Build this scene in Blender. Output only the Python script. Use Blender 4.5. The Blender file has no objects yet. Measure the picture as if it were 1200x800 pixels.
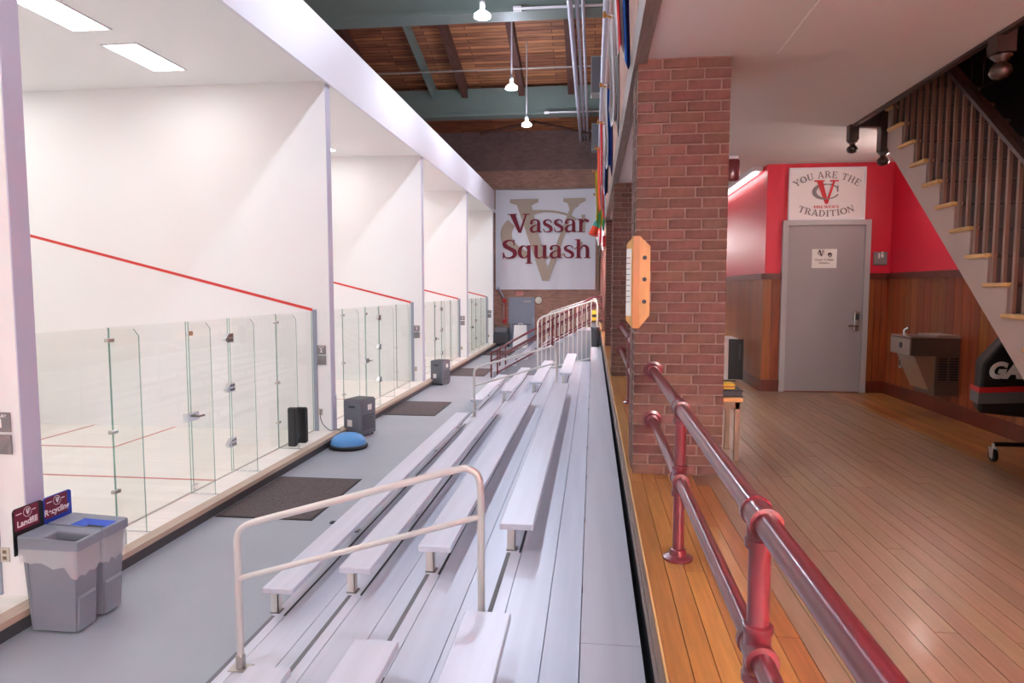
import bpy, bmesh, math, random
from math import pi, sin, cos, radians, tan, atan2, hypot
from mathutils import Vector, Matrix
random.seed(7)
S = bpy.context.scene
COL = S.collection

# ------------------------------------------------------------------ camera, world, exposure
EYE = 2.69
cd = bpy.data.cameras.new('camera'); cam = bpy.data.objects.new('camera', cd); COL.objects.link(cam)
cd.sensor_width = 36; cd.sensor_fit = 'HORIZONTAL'; cd.lens = 24.0; cd.clip_start = .05; cd.clip_end = 200
cam.location = (0, 0, EYE); cam.rotation_euler = (radians(90-4.4316), 0, radians(6.7521))
S.camera = cam
W = bpy.data.worlds.new('world'); S.world = W; W.use_nodes = True
W.node_tree.nodes['Background'].inputs[0].default_value = (.9, .95, 1, 1)
W.node_tree.nodes['Background'].inputs[1].default_value = .3
S.view_settings.view_transform = 'Standard'; S.view_settings.look = 'None'
S.view_settings.gamma = 1; S.view_settings.use_curve_mapping = False
S.view_settings.exposure = 1.0
E_COURT = 6.0      # emission of the court ceiling panels
E_BAY = 290.0      # emission of the high-bay lamps
E_TUBE = 3.0      # emission of the fluorescent tubes
E_LOUNGE = 32.0     # emission of the added, unseen lounge fixtures

# ------------------------------------------------------------------ materials
def lin(c):
    return tuple((v/255/12.92 if v/255 <= .04045 else ((v/255+.055)/1.055)**2.4) for v in c)
M = {}
def mat(name, rgb, rough=.5, metal=0, spec=.5, noise=None, bump=None, rnd=None, stretch=(1,1,1), coat=0, rgb2=None, coords='Object'):
    """noise=(scale, amount) colour mottling, bump=(scale, strength), rnd=value spread from Object Info Random"""
    m = bpy.data.materials.new(name); m.use_nodes = True
    nt = m.node_tree; b = nt.nodes['Principled BSDF']; L = nt.links
    c = lin(rgb)
    b.inputs['Base Color'].default_value = (*c, 1); b.inputs['Roughness'].default_value = rough
    b.inputs['Metallic'].default_value = metal; b.inputs['Specular IOR Level'].default_value = spec
    b.inputs['Coat Weight'].default_value = coat; b.inputs['Coat Roughness'].default_value = .12
    src = None
    if noise or bump:
        tc = nt.nodes.new('ShaderNodeTexCoord'); mp = nt.nodes.new('ShaderNodeMapping')
        L.new(tc.outputs[coords], mp.inputs[0]); mp.inputs['Scale'].default_value = stretch
    if noise:
        n = nt.nodes.new('ShaderNodeTexNoise'); n.inputs['Scale'].default_value = noise[0]; n.inputs['Detail'].default_value = 5
        L.new(mp.outputs[0], n.inputs['Vector'])
        r = nt.nodes.new('ShaderNodeValToRGB'); L.new(n.outputs['Fac'], r.inputs[0])
        a = noise[1]; c2 = lin(rgb2) if rgb2 else tuple(v*(1-a) for v in c); c3 = c if rgb2 else tuple(min(1, v*(1+a)) for v in c)
        r.color_ramp.elements[0].color = (*c2, 1); r.color_ramp.elements[0].position = .3
        r.color_ramp.elements[1].color = (*c3, 1); r.color_ramp.elements[1].position = .7
        src = r.outputs[0]
    if rnd:
        oi = nt.nodes.new('ShaderNodeObjectInfo'); hs = nt.nodes.new('ShaderNodeHueSaturation')
        mr = nt.nodes.new('ShaderNodeMapRange'); mr.inputs[3].default_value = 1-rnd; mr.inputs[4].default_value = 1+rnd
        L.new(oi.outputs['Random'], mr.inputs[0]); L.new(mr.outputs[0], hs.inputs['Value'])
        mh = nt.nodes.new('ShaderNodeMapRange'); mh.inputs[3].default_value = .488; mh.inputs[4].default_value = .512
        mu = nt.nodes.new('ShaderNodeMath'); mu.operation = 'MULTIPLY'; mu.inputs[1].default_value = 7.31
        fr = nt.nodes.new('ShaderNodeMath'); fr.operation = 'FRACT'
        L.new(oi.outputs['Random'], mu.inputs[0]); L.new(mu.outputs[0], fr.inputs[0]); L.new(fr.outputs[0], mh.inputs[0])
        L.new(mh.outputs[0], hs.inputs['Hue'])
        if src: L.new(src, hs.inputs['Color'])
        else: hs.inputs['Color'].default_value = (*c, 1)
        src = hs.outputs[0]
    if src: L.new(src, b.inputs['Base Color'])
    if bump:
        n2 = nt.nodes.new('ShaderNodeTexNoise'); n2.inputs['Scale'].default_value = bump[0]; n2.inputs['Detail'].default_value = 4
        L.new(mp.outputs[0], n2.inputs['Vector'])
        bp = nt.nodes.new('ShaderNodeBump'); bp.inputs['Strength'].default_value = bump[1]; bp.inputs['Distance'].default_value = .01
        L.new(n2.outputs['Fac'], bp.inputs['Height']); L.new(bp.outputs[0], b.inputs['Normal'])
    M[name] = m
    return m
def emat(name, rgb, strength):
    m = bpy.data.materials.new(name); m.use_nodes = True; b = m.node_tree.nodes['Principled BSDF']
    c = lin(rgb); b.inputs['Base Color'].default_value = (*c, 1)
    b.inputs['Emission Color'].default_value = (*c, 1); b.inputs['Emission Strength'].default_value = strength
    M[name] = m; return m

mat('white_paint', (246, 246, 246), .55, noise=(.6, .012))
mat('white_trim', (240, 240, 246), .5)
mat('lilac_paint', (202, 203, 222), .5)
mat('grey_floor', (160, 165, 174), .42, noise=(.9, .06), bump=(60, .03))
mat('maple', (240, 234, 226), .35, noise=(3, .05), stretch=(.15, 4, 1))
mat('ledge', (226, 216, 208), .45, noise=(4, .04))
mat('ledge_wood', (190, 168, 150), .5, noise=(6, .12), stretch=(4, .3, 4))
mat('dark_rubber', (70, 70, 74), .6)
mat('mat_carpet', (92, 82, 82), .95, noise=(45, .35), bump=(120, .5))
mat('court_red', (214, 62, 58), .5)
mat('line_red', (204, 120, 112), .5)
mat('aluminium', (214, 216, 228), .36, metal=.25, noise=(2.2, .05), stretch=(6, .25, 6), bump=(40, .02))
mat('aluminium_rail', (218, 216, 212), .36, metal=.35)
mat('nosing', (112, 112, 116), .6)
mat('steel', (196, 192, 186), .3, metal=.9)
mat('dark_steel', (120, 112, 106), .35, metal=.7)
mat('chrome', (225, 228, 232), .14, metal=1)
mat('maroon', (104, 34, 43), .28, coat=.35, noise=(3, .06))
mat('wood_trim_dark', (70, 40, 28), .35, noise=(5, .3), stretch=(6, .6, 6), coat=.2)
mat('plank', (174, 118, 64), .28, noise=(3.0, .20), stretch=(14, .9, 4), rnd=.17, coat=.25, coords='Object')
mat('plank_worn', (152, 122, 96), .34, noise=(3.0, .14), stretch=(14, .9, 4), rnd=.09, coat=.1)
mat('subfloor', (64, 40, 24), .7)
mat('oak_edge', (226, 182, 120), .5)
mat('grey_wood', (128, 108, 100), .6, noise=(8, .2), stretch=(6, .4, 6))
mat('brick', (104, 72, 63), .85, noise=(9, .28), bump=(50, .35), rnd=.2)
mat('mortar', (140, 119, 109), .95, noise=(30, .15), bump=(90, .3))
mat('lounge_ceiling', (224, 219, 217), .7, noise=(.8, .02))
mat('red_paint', (214, 28, 58), .42)
mat('cherry', (142, 72, 30), .3, noise=(2.5, .28), stretch=(9, 9, .7), rnd=.22, coat=.3)
mat('cherry_dark', (98, 34, 20), .3, noise=(3, .25), stretch=(5, 5, .8), coat=.3)
mat('door_grey', (160, 154, 156), .45)
mat('door_blue', (150, 158, 176), .45)
mat('frame_grey', (178, 176, 178), .4)
mat('stringer', (196, 172, 164), .6)
mat('tread', (226, 178, 116), .35, noise=(6, .12), stretch=(3, 3, 3))
mat('baluster', (126, 88, 68), .35, noise=(5, .12), coat=.2)
mat('dark_wood', (54, 30, 22), .35, noise=(4, .25), stretch=(6, 6, .6), coat=.25)
mat('stair_shade', (34, 16, 13), .45, noise=(3, .2), stretch=(6, 6, .5))  # stairwell shade put into a near-black wall colour
mat('upper_paint', (150, 150, 158), .6)
mat('grey_plastic', (130, 136, 148), .5, bump=(180, .05))
mat('black', (22, 22, 24), .5)
mat('charcoal', (62, 64, 68), .55)
mat('unit_grey', (110, 114, 122), .5)
mat('blue_plastic', (40, 84, 196), .4)
mat('bosu_blue', (86, 154, 216), .4, noise=(4, .03))
mat('sign_maroon', (116, 28, 54), .5)
mat('sign_blue', (30, 62, 170), .5)
mat('print_white', (245, 243, 243), .6)
mat('print_maroon', (130, 28, 50), .7)
mat('print_red', (206, 40, 46), .6)
mat('print_grey', (140, 132, 134), .6)
mat('print_tan', (188, 172, 156), .75)
mat('print_dark', (60, 48, 48), .7)
mat('banner', (236, 238, 246), .8)
mat('plaque', (132, 130, 132), .5)
mat('channel', (150, 156, 172), .5)
mat('outlet', (206, 200, 188), .5)
mat('beam_green', (122, 138, 132), .5, noise=(.8, .05))
mat('rafter', (92, 56, 46), .7, noise=(3, .2), stretch=(3, .5, 3))
mat('conduit', (176, 172, 170), .4, metal=.3)
mat('duct', (190, 190, 206), .4, metal=.3)
mat('pipe_pink', (176, 142, 138), .55)
mat('speaker', (150, 152, 152), .6)
mat('gold_wood', (206, 148, 72), .4, noise=(5, .18), stretch=(3, 3, .8), coat=.2)
mat('gold_dark', (176, 116, 44), .4)
mat('fabric_black', (28, 28, 31), .55, bump=(14, .35))
mat('fabric_grey', (110, 112, 114), .6)
mat('fabric_red', (206, 34, 38), .55)
mat('flag_white', (236, 234, 236), .8); mat('flag_red', (206, 48, 52), .8); mat('flag_blue', (28, 92, 178), .8)
mat('flag_navy', (30, 44, 120), .8); mat('flag_yellow', (232, 206, 72), .8); mat('flag_green', (46, 150, 96), .8)
mat('flag_orange', (226, 74, 44), .8); mat('flag_teal', (60, 150, 140), .8)
mat('yellow', (236, 206, 60), .6); mat('paper', (240, 238, 232), .7); mat('clock_face', (238, 232, 214), .6)
mat('exit_pink', (228, 168, 158), .5); mat('brown_metal', (128, 108, 88), .45, metal=.3); mat('tape_dark', (58, 60, 66), .7)
emat('lamp_panel', (255, 251, 248), E_COURT)
emat('lamp_glow', (226, 236, 255), E_BAY*.35)
emat('lamp_bay', (226, 236, 255), E_BAY)
emat('lamp_tube', (255, 246, 240), E_TUBE)
emat('fill_lounge', (255, 249, 243), E_LOUNGE)
emat('lamp_sconce', (255, 244, 236), E_LOUNGE*.8)
emat('fill_up', (250, 250, 252), E_LOUNGE*3.0)

def brick_tex(name, c1, c2, mort, scale=1, rough=.85):
    m = bpy.data.materials.new(name); m.use_nodes = True; nt = m.node_tree; b = nt.nodes['Principled BSDF']; L = nt.links
    b.inputs['Roughness'].default_value = rough
    g = nt.nodes.new('ShaderNodeNewGeometry'); sp = nt.nodes.new('ShaderNodeSeparateXYZ'); cb = nt.nodes.new('ShaderNodeCombineXYZ')
    ad = nt.nodes.new('ShaderNodeMath'); L.new(g.outputs['Position'], sp.inputs[0])
    L.new(sp.outputs[0], ad.inputs[0]); L.new(sp.outputs[1], ad.inputs[1])
    L.new(ad.outputs[0], cb.inputs[0]); L.new(sp.outputs[2], cb.inputs[1])
    t = nt.nodes.new('ShaderNodeTexBrick'); L.new(cb.outputs[0], t.inputs['Vector'])
    t.inputs['Color1'].default_value = (*lin(c1), 1); t.inputs['Color2'].default_value = (*lin(c2), 1); t.inputs['Mortar'].default_value = (*lin(mort), 1)
    t.inputs['Scale'].default_value = 1; t.inputs['Brick Width'].default_value = .22*scale; t.inputs['Row Height'].default_value = .0677*scale
    t.inputs['Mortar Size'].default_value = .005*scale; t.inputs['Bias'].default_value = -.2
    n = nt.nodes.new('ShaderNodeTexNoise'); n.inputs['Scale'].default_value = 1.3; n.inputs['Detail'].default_value = 6; L.new(g.outputs['Position'], n.inputs['Vector'])
    mx = nt.nodes.new('ShaderNodeMix'); mx.data_type = 'RGBA'; mx.blend_type = 'MULTIPLY'; mx.inputs[0].default_value = .5
    L.new(t.outputs['Color'], mx.inputs[6]); L.new(n.outputs['Fac'], mx.inputs[7]); L.new(mx.outputs[2], b.inputs['Base Color'])
    M[name] = m
brick_tex('brick_wall', (206, 150, 130), (170, 120, 104), (216, 196, 182))
brick_tex('brick_upper', (160, 128, 124), (140, 112, 110), (160, 136, 132))

def deck_mat():      # roof boards running across the hall
    m = bpy.data.materials.new('roof_deck'); m.use_nodes = True; nt = m.node_tree; b = nt.nodes['Principled BSDF']; L = nt.links
    b.inputs['Roughness'].default_value = .6
    g = nt.nodes.new('ShaderNodeNewGeometry'); sp = nt.nodes.new('ShaderNodeSeparateXYZ'); L.new(g.outputs['Position'], sp.inputs[0])
    cb = nt.nodes.new('ShaderNodeCombineXYZ'); L.new(sp.outputs[0], cb.inputs[0]); L.new(sp.outputs[1], cb.inputs[1])
    t = nt.nodes.new('ShaderNodeTexBrick'); L.new(cb.outputs[0], t.inputs['Vector'])
    t.inputs['Color1'].default_value = (*lin((198, 132, 88)), 1); t.inputs['Color2'].default_value = (*lin((146, 88, 64)), 1)
    t.inputs['Mortar'].default_value = (*lin((60, 34, 28)), 1)
    t.inputs['Scale'].default_value = 1; t.inputs['Brick Width'].default_value = 3.1; t.inputs['Row Height'].default_value = .19
    t.inputs['Mortar Size'].default_value = .012
    n = nt.nodes.new('ShaderNodeTexNoise'); n.inputs['Scale'].default_value = .8; n.inputs['Detail'].default_value = 6
    mp = nt.nodes.new('ShaderNodeMapping'); mp.inputs['Scale'].default_value = (1, 6, 1); L.new(g.outputs['Position'], mp.inputs[0]); L.new(mp.outputs[0], n.inputs['Vector'])
    r = nt.nodes.new('ShaderNodeMapRange'); r.inputs[1].default_value = .3; r.inputs[2].default_value = .7; r.inputs[3].default_value = .55; r.inputs[4].default_value = 1.2
    L.new(n.outputs['Fac'], r.inputs[0])
    mx = nt.nodes.new('ShaderNodeMix'); mx.data_type = 'RGBA'; mx.blend_type = 'MULTIPLY'; mx.inputs[0].default_value = 1
    L.new(t.outputs['Color'], mx.inputs[6]); L.new(r.outputs[0], mx.inputs[7]); L.new(mx.outputs[2], b.inputs['Base Color'])
    M['roof_deck'] = m
deck_mat()

def glass_mat(name, tint, refl=.5):
    m = bpy.data.materials.new(name); m.use_nodes = True; nt = m.node_tree; L = nt.links
    nt.nodes.remove(nt.nodes['Principled BSDF']); o = nt.nodes['Material Output']
    t = nt.nodes.new('ShaderNodeBsdfTransparent'); t.inputs[0].default_value = (*tint, 1)
    g = nt.nodes.new('ShaderNodeBsdfGlossy'); g.inputs['Roughness'].default_value = .02; g.inputs[0].default_value = (1, 1, 1, 1)
    f = nt.nodes.new('ShaderNodeFresnel'); f.inputs[0].default_value = 1.45
    mu = nt.nodes.new('ShaderNodeMath'); mu.operation = 'MULTIPLY'; mu.inputs[1].default_value = refl; L.new(f.outputs[0], mu.inputs[0])
    mx = nt.nodes.new('ShaderNodeMixShader'); L.new(mu.outputs[0], mx.inputs[0]); L.new(t.outputs[0], mx.inputs[1]); L.new(g.outputs[0], mx.inputs[2])
    L.new(mx.outputs[0], o.inputs[0]); M[name] = m
glass_mat('glass', (.972, .98, .972), .07)
glass_mat('glass_edge', (.70, .82, .79), .3)
def plastic_film():
    m = bpy.data.materials.new('film'); m.use_nodes = True; nt = m.node_tree; L = nt.links; b = nt.nodes['Principled BSDF']
    b.inputs['Base Color'].default_value = (.82, .82, .86, 1); b.inputs['Roughness'].default_value = .25; b.inputs['Alpha'].default_value = .5
    M['film'] = m
plastic_film()

# ------------------------------------------------------------------ mesh helpers
class MB:
    def __init__(s): s.v = []; s.f = []; s.m = []; s.mi = 0
    def add(s, vs, fs):
        k = len(s.v); s.v += [tuple(v) for v in vs]; s.f += [tuple(k+i for i in f) for f in fs]; s.m += [s.mi]*len(fs); return s
    def box(s, x0, x1, y0, y1, z0, z1):
        return s.add([(x0,y0,z0),(x1,y0,z0),(x1,y1,z0),(x0,y1,z0),(x0,y0,z1),(x1,y0,z1),(x1,y1,z1),(x0,y1,z1)],
                     [(0,3,2,1),(4,5,6,7),(0,1,5,4),(1,2,6,5),(2,3,7,6),(3,0,4,7)])
    def cbox(s, x0, x1, y0, y1, z0, z1, c=.01):      # box with chamfered long edges all round
        bm = bmesh.new(); bmesh.ops.create_cube(bm, size=1)
        for v in bm.verts: v.co = Vector(((x0+x1)/2+v.co.x*(x1-x0), (y0+y1)/2+v.co.y*(y1-y0), (z0+z1)/2+v.co.z*(z1-z0)))
        bmesh.ops.bevel(bm, geom=bm.edges[:], offset=c, segments=2 if c > .012 else 1, affect='EDGES', profile=.5)
        bm.verts.index_update(); s.add([v.co[:] for v in bm.verts], [[v.index for v in f.verts] for f in bm.faces]); bm.free(); return s
    def tube(s, pts, r, n=12, cap=True):
        pts = [Vector(p) for p in pts]; rr = r if isinstance(r, (list, tuple)) else [r]*len(pts); k = len(s.v)
        t0 = (pts[1]-pts[0]).normalized(); a = Vector((0,0,1)) if abs(t0.z) < .9 else Vector((1,0,0)); u = t0.cross(a).normalized()
        vs = []
        for i, p in enumerate(pts):
            t = (pts[min(i+1,len(pts)-1)]-pts[max(i-1,0)]).normalized(); u = (u-t*u.dot(t)).normalized(); w = t.cross(u)
            for j in range(n):
                g = 2*pi*j/n; vs.append(p+(u*cos(g)+w*sin(g))*rr[i])
        fs = [(i*n+j, i*n+(j+1)%n, (i+1)*n+(j+1)%n, (i+1)*n+j) for i in range(len(pts)-1) for j in range(n)]
        if cap: fs += [tuple(range(n))[::-1], tuple((len(pts)-1)*n+j for j in range(n))]
        return s.add(vs, fs)
    def lathe(s, prof, c=(0,0,0), axis='z', n=16):      # prof: (radius, height)
        vs = []
        for r, h in prof:
            for j in range(n):
                g = 2*pi*j/n; a, b = r*cos(g), r*sin(g)
                vs.append((c[0]+a, c[1]+b, c[2]+h) if axis == 'z' else ((c[0]+h, c[1]+a, c[2]+b) if axis == 'x' else (c[0]+b, c[1]+h, c[2]+a)))
        fs = [(i*n+j, i*n+(j+1)%n, (i+1)*n+(j+1)%n, (i+1)*n+j) for i in range(len(prof)-1) for j in range(n)]
        fs += [tuple(range(n))[::-1], tuple((len(prof)-1)*n+j for j in range(n))]
        return s.add(vs, fs)
    def prism(s, poly, a, b, axis='x'):      # polygon (u,v) extruded along axis from a to b ; axis x: (y,z)  y: (x,z)  z: (x,y)
        n = len(poly)
        P = (lambda u, v, w: (w, u, v)) if axis == 'x' else ((lambda u, v, w: (u, w, v)) if axis == 'y' else (lambda u, v, w: (u, v, w)))
        vs = [P(u, v, a) for u, v in poly]+[P(u, v, b) for u, v in poly]
        fs = [tuple(range(n))[::-1], tuple(range(n, 2*n))]+[(i, (i+1)%n, n+(i+1)%n, n+i) for i in range(n)]
        return s.add(vs, fs)
    def build(s, name, m, parent=None, smooth=False, loc=None, mats=None, **tg):
        me = bpy.data.meshes.new(name); me.from_pydata(s.v, [], s.f); me.validate()
        bm = bmesh.new(); bm.from_mesh(me); bmesh.ops.recalc_face_normals(bm, faces=bm.faces[:]); bm.to_mesh(me); bm.free()
        for q in (mats or [m]): me.materials.append(M[q])
        if mats:
            for p, i in zip(me.polygons, s.m): p.material_index = i
        if smooth:
            for p in me.polygons: p.use_smooth = True
            if smooth != 'all': me.set_sharp_from_angle(angle=radians(42))
        o = bpy.data.objects.new(name, me); COL.objects.link(o)
        if parent: o.parent = parent
        if loc: o.location = loc
        if tg: tag(o, **tg)
        return o
def tag(o, label=None, cat=None, group=None, kind=None):
    if label: o['label'] = label
    if cat: o['category'] = cat
    if group: o['group'] = group
    if kind: o['kind'] = kind
    return o
def thing(name, label, cat, loc=(0,0,0), group=None, kind=None, rotz=0):
    o = bpy.data.objects.new(name, None); COL.objects.link(o); o.location = loc; o.rotation_euler.z = rotz; o.empty_display_size = .1
    return tag(o, label, cat, group, kind)
def struct(name, mb, m, label, cat, **k):
    return mb.build(name, m, label=label, cat=cat, kind='structure', **k)
def B(x0, x1, y0, y1, z0, z1): return MB().box(x0, x1, y0, y1, z0, z1)
def inst(name, me, loc, parent=None, scale=None, rot=None):
    o = bpy.data.objects.new(name, me); COL.objects.link(o); o.location = loc
    if parent: o.parent = parent
    if scale: o.scale = scale
    if rot: o.rotation_euler = rot
    return o
def copy_tree(o, parent=None):
    c = o.copy(); COL.objects.link(c); c.parent = parent
    for ch in list(o.children): copy_tree(ch, c)
    return c

# ------------------------------------------------------------------ lettering
def catmull(P, n=6):
    out = []
    for i in range(len(P)-1):
        p0, p1, p2, p3 = P[max(i-1,0)], P[i], P[i+1], P[min(i+2,len(P)-1)]
        for k in range(n):
            t = k/n
            out.append(tuple(.5*((2*b)+(c-a)*t+(2*a-5*b+4*c-d)*t*t+(3*b-a-3*c+d)*t**3) for a, b, c, d in zip(p0, p1, p2, p3)))
    out.append(P[-1]); return out
def ribbon2(P, smooth=True):      # P: (u, v, width) -> list of quads in 2D
    Q = catmull(P) if smooth and len(P) > 2 else list(P)
    ed = []
    for i, q in enumerate(Q):
        a, b = Q[max(i-1,0)], Q[min(i+1,len(Q)-1)]
        dx, dy = b[0]-a[0], b[1]-a[1]; l = hypot(dx, dy) or 1; nx, ny = -dy/l*q[2]/2, dx/l*q[2]/2
        ed.append(((q[0]+nx, q[1]+ny), (q[0]-nx, q[1]-ny)))
    return [[ed[i][0], ed[i+1][0], ed[i+1][1], ed[i][1]] for i in range(len(ed)-1)]
def rect(a, b, c, d): return [[(a, b), (c, b), (c, d), (a, d)]]
def disc(cx, cy, r, n=12): return [[(cx+r*cos(2*pi*i/n), cy+r*sin(2*pi*i/n)) for i in range(n)]]
def ell(cx, cy, rx, ry, a0, a1, wf, n=28):
    return ribbon2([(cx+rx*cos(a0+(a1-a0)*i/n), cy+ry*sin(a0+(a1-a0)*i/n), wf(a0+(a1-a0)*i/n)) for i in range(n+1)], False)
def low():
    G = {}
    G['V'] = ([[(.04,1),(.30,1),(.60,0),(.46,0)], [(.47,0),(.58,0),(.86,1),(.78,1)]]+rect(-.04,.95,.38,1)+rect(.64,.95,.98,1), .96)
    G['a'] = (ribbon2([(.43,0.02,.15),(.43,.5,.15)],0)+ribbon2([(.09,.5,.12),(.12,.63,.09),(.26,.68,.06),(.40,.62,.10),(.43,.48,.15)])
              + ribbon2([(.43,.41,.04),(.24,.37,.06),(.11,.26,.12),(.10,.12,.14),(.20,.03,.09),(.42,.12,.04)])+ribbon2([(.42,.05,.08),(.56,.03,.05)],0)+disc(.1,.5,.07), .6)
    G['s'] = (ribbon2([(.41,.5,.04),(.37,.63,.05),(.23,.67,.06),(.10,.58,.12),(.13,.45,.15),(.27,.36,.16),(.39,.25,.15),(.39,.1,.12),(.25,.03,.06),(.10,.07,.05),(.05,.21,.04)]), .5)
    G['r'] = (ribbon2([(.16,0,.15),(.16,.7,.15)],0)+rect(0,0,.36,.05)+rect(0,.65,.2,.7)+ribbon2([(.2,.46,.05),(.3,.62,.08),(.42,.67,.09)])+disc(.45,.59,.08), .54)
    G['S'] = (ribbon2([(.53,.68,.04),(.49,.9,.06),(.31,.97,.08),(.12,.84,.16),(.16,.66,.2),(.35,.52,.2),(.54,.37,.2),(.53,.14,.16),(.32,.03,.08),(.13,.09,.06),(.06,.33,.04)])
              + rect(.5,.68,.55,1)+rect(.04,0,.09,.33), .68)
    G['q'] = (ell(.27,.35,.19,.32,0,2*pi,lambda a: .05+.11*max(0,-cos(a))**.8+.03*max(0,cos(a)))+ribbon2([(.48,-.28,.15),(.48,.7,.15)],0)+rect(.34,-.28,.62,-.23), .64)
    G['u'] = (ribbon2([(.15,.7,.15),(.15,.2,.15)],0)+ribbon2([(.15,.2,.15),(.19,.06,.11),(.32,.02,.06),(.47,.14,.04)])+ribbon2([(.51,0,.15),(.51,.7,.15)],0)
              + rect(0,.65,.15,.7)+rect(.36,.65,.51,.7)+rect(.5,0,.67,.05), .7)
    G['h'] = (ribbon2([(.15,0,.15),(.15,1,.15)],0)+rect(0,.95,.15,1)+ribbon2([(.22,.48,.04),(.31,.63,.07),(.42,.66,.1),(.51,.56,.14),(.53,.4,.15)])+ribbon2([(.53,0,.15),(.53,.42,.15)],0)
              + rect(.02,0,.29,.05)+rect(.4,0,.67,.05), .7)
    return G
def caps():
    w = .17; t = .08; G = {}
    st = lambda x, a=0, b=1, ww=w: ribbon2([(x,a,ww),(x,b,ww)],0)
    sf = lambda x, y, h=.16: rect(x-h, y, x+h, y+.07) if y < .5 else rect(x-h, .93, x+h, 1)
    G['Y'] = (ribbon2([(.12,1,.18),(.42,.45,.16)],0)+ribbon2([(.72,1,.09),(.42,.45,.1)],0)+st(.42,0,.5)+sf(.12,1)+sf(.72,1)+sf(.42,0), .86)
    G['O'] = (ell(.42,.5,.34,.45,0,2*pi,lambda a: .08+.12*abs(cos(a))), .86)
    G['C'] = (ell(.45,.5,.36,.45,radians(35),radians(325),lambda a: .08+.12*abs(cos(a))), .86)
    G['U'] = (st(.17,.3)+ribbon2([(.17,.32,.17),(.24,.1,.13),(.42,.03,.08),(.6,.1,.09),(.66,.32,.09)])+st(.66,.3,1,.09)+sf(.17,1)+sf(.66,1,.14), .84)
    G['A'] = (ribbon2([(.10,0,.08),(.40,1,.1)],0)+ribbon2([(.40,1,.12),(.72,0,.19)],0)+rect(.2,.28,.6,.36)+sf(.10,0,.14)+sf(.72,0,.16), .86)
    G['R'] = (st(.17)+ribbon2([(.2,.96,.08),(.46,.95,.09),(.6,.74,.17),(.46,.52,.09),(.2,.5,.08)])+ribbon2([(.4,.5,.14),(.68,.03,.17)],0)+sf(.17,0)+rect(.02,.93,.2,1)+rect(.6,0,.84,.07), .86)
    G['E'] = (st(.17)+rect(.17,.92,.66,1)+rect(.17,0,.68,.08)+rect(.17,.47,.5,.55)+rect(.6,.74,.66,1)+rect(.62,0,.68,.26)+rect(.44,.36,.5,.66)+rect(.02,.93,.2,1)+rect(.02,0,.2,.07), .76)
    G['T'] = (st(.4)+rect(.03,.91,.77,1)+rect(.03,.7,.1,1)+rect(.7,.7,.77,1)+sf(.4,0), .82)
    G['H'] = (st(.17)+st(.67)+rect(.17,.47,.67,.55)+sf(.17,0)+sf(.67,0)+sf(.17,1)+sf(.67,1), .88)
    G['D'] = (st(.17)+ribbon2([(.2,.96,.08),(.5,.93,.1),(.7,.5,.18),(.5,.07,.1),(.2,.04,.08)])+rect(.02,.93,.2,1)+rect(.02,0,.2,.07), .86)
    G['I'] = (st(.22)+sf(.22,0)+sf(.22,1), .46)
    G['N'] = (st(.14,0,1,.09)+st(.7,0,1,.09)+ribbon2([(.14,.98,.17),(.7,.02,.17)],0)+sf(.14,0,.13)+sf(.7,1,.14)+rect(-.02,.93,.16,1), .86)
    G['B'] = (st(.17)+ribbon2([(.2,.96,.08),(.46,.94,.09),(.57,.75,.16),(.42,.53,.08),(.2,.52,.08)])+ribbon2([(.2,.52,.08),(.48,.5,.09),(.64,.27,.17),(.48,.05,.09),(.2,.04,.08)])+rect(.02,.93,.2,1)+rect(.02,0,.2,.07), .8)
    G['W'] = (ribbon2([(.12,1,.17),(.34,0,.15)],0)+ribbon2([(.34,0,.08),(.54,1,.08)],0)+ribbon2([(.54,1,.17),(.76,0,.15)],0)+ribbon2([(.76,0,.08),(.98,1,.08)],0)+sf(.12,1)+sf(.54,1)+sf(.98,1,.13), 1.12)
    G['S'] = (low()['S'][0], .68)
    return G
LOW, CAP = low(), caps()
def glyph_obj(polys, org, U, V, s, su, rot, m, parent, name='letter', off=None):
    """polygons in (u,v) placed on a plane: origin org, axes U, V (world vectors), scale s, horizontal stretch su, in-plane rotation"""
    org, U, V = Vector(org), Vector(U), Vector(V); mb = MB(); c, d = cos(rot), sin(rot)
    Nn = U.cross(V)
    for ip, p in enumerate(polys):
        vs = []
        for u, v in p:
            a, b = u*s*su, v*s; a, b = a*c-b*d, a*d+b*c; vs.append(org+U*a+V*b+Nn*(.00025*ip))
        mb.add(vs, [tuple(range(len(vs)))])
    o = mb.build(name, m); o.parent = parent
    if parent: o.matrix_parent_inverse = parent.matrix_basis.inverted()
    return o
def word(txt, G, x0, x1, base, s, org, U, V, m, parent):
    tot = sum(G[c][1] for c in txt); su = (x1-x0)/(tot*s); x = x0
    for ch in txt:
        g, adv = G[ch]; glyph_obj(g, Vector(org)+Vector(U)*x+Vector(V)*base, U, V, s, su, 0, m, parent); x += adv*s*su
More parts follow.
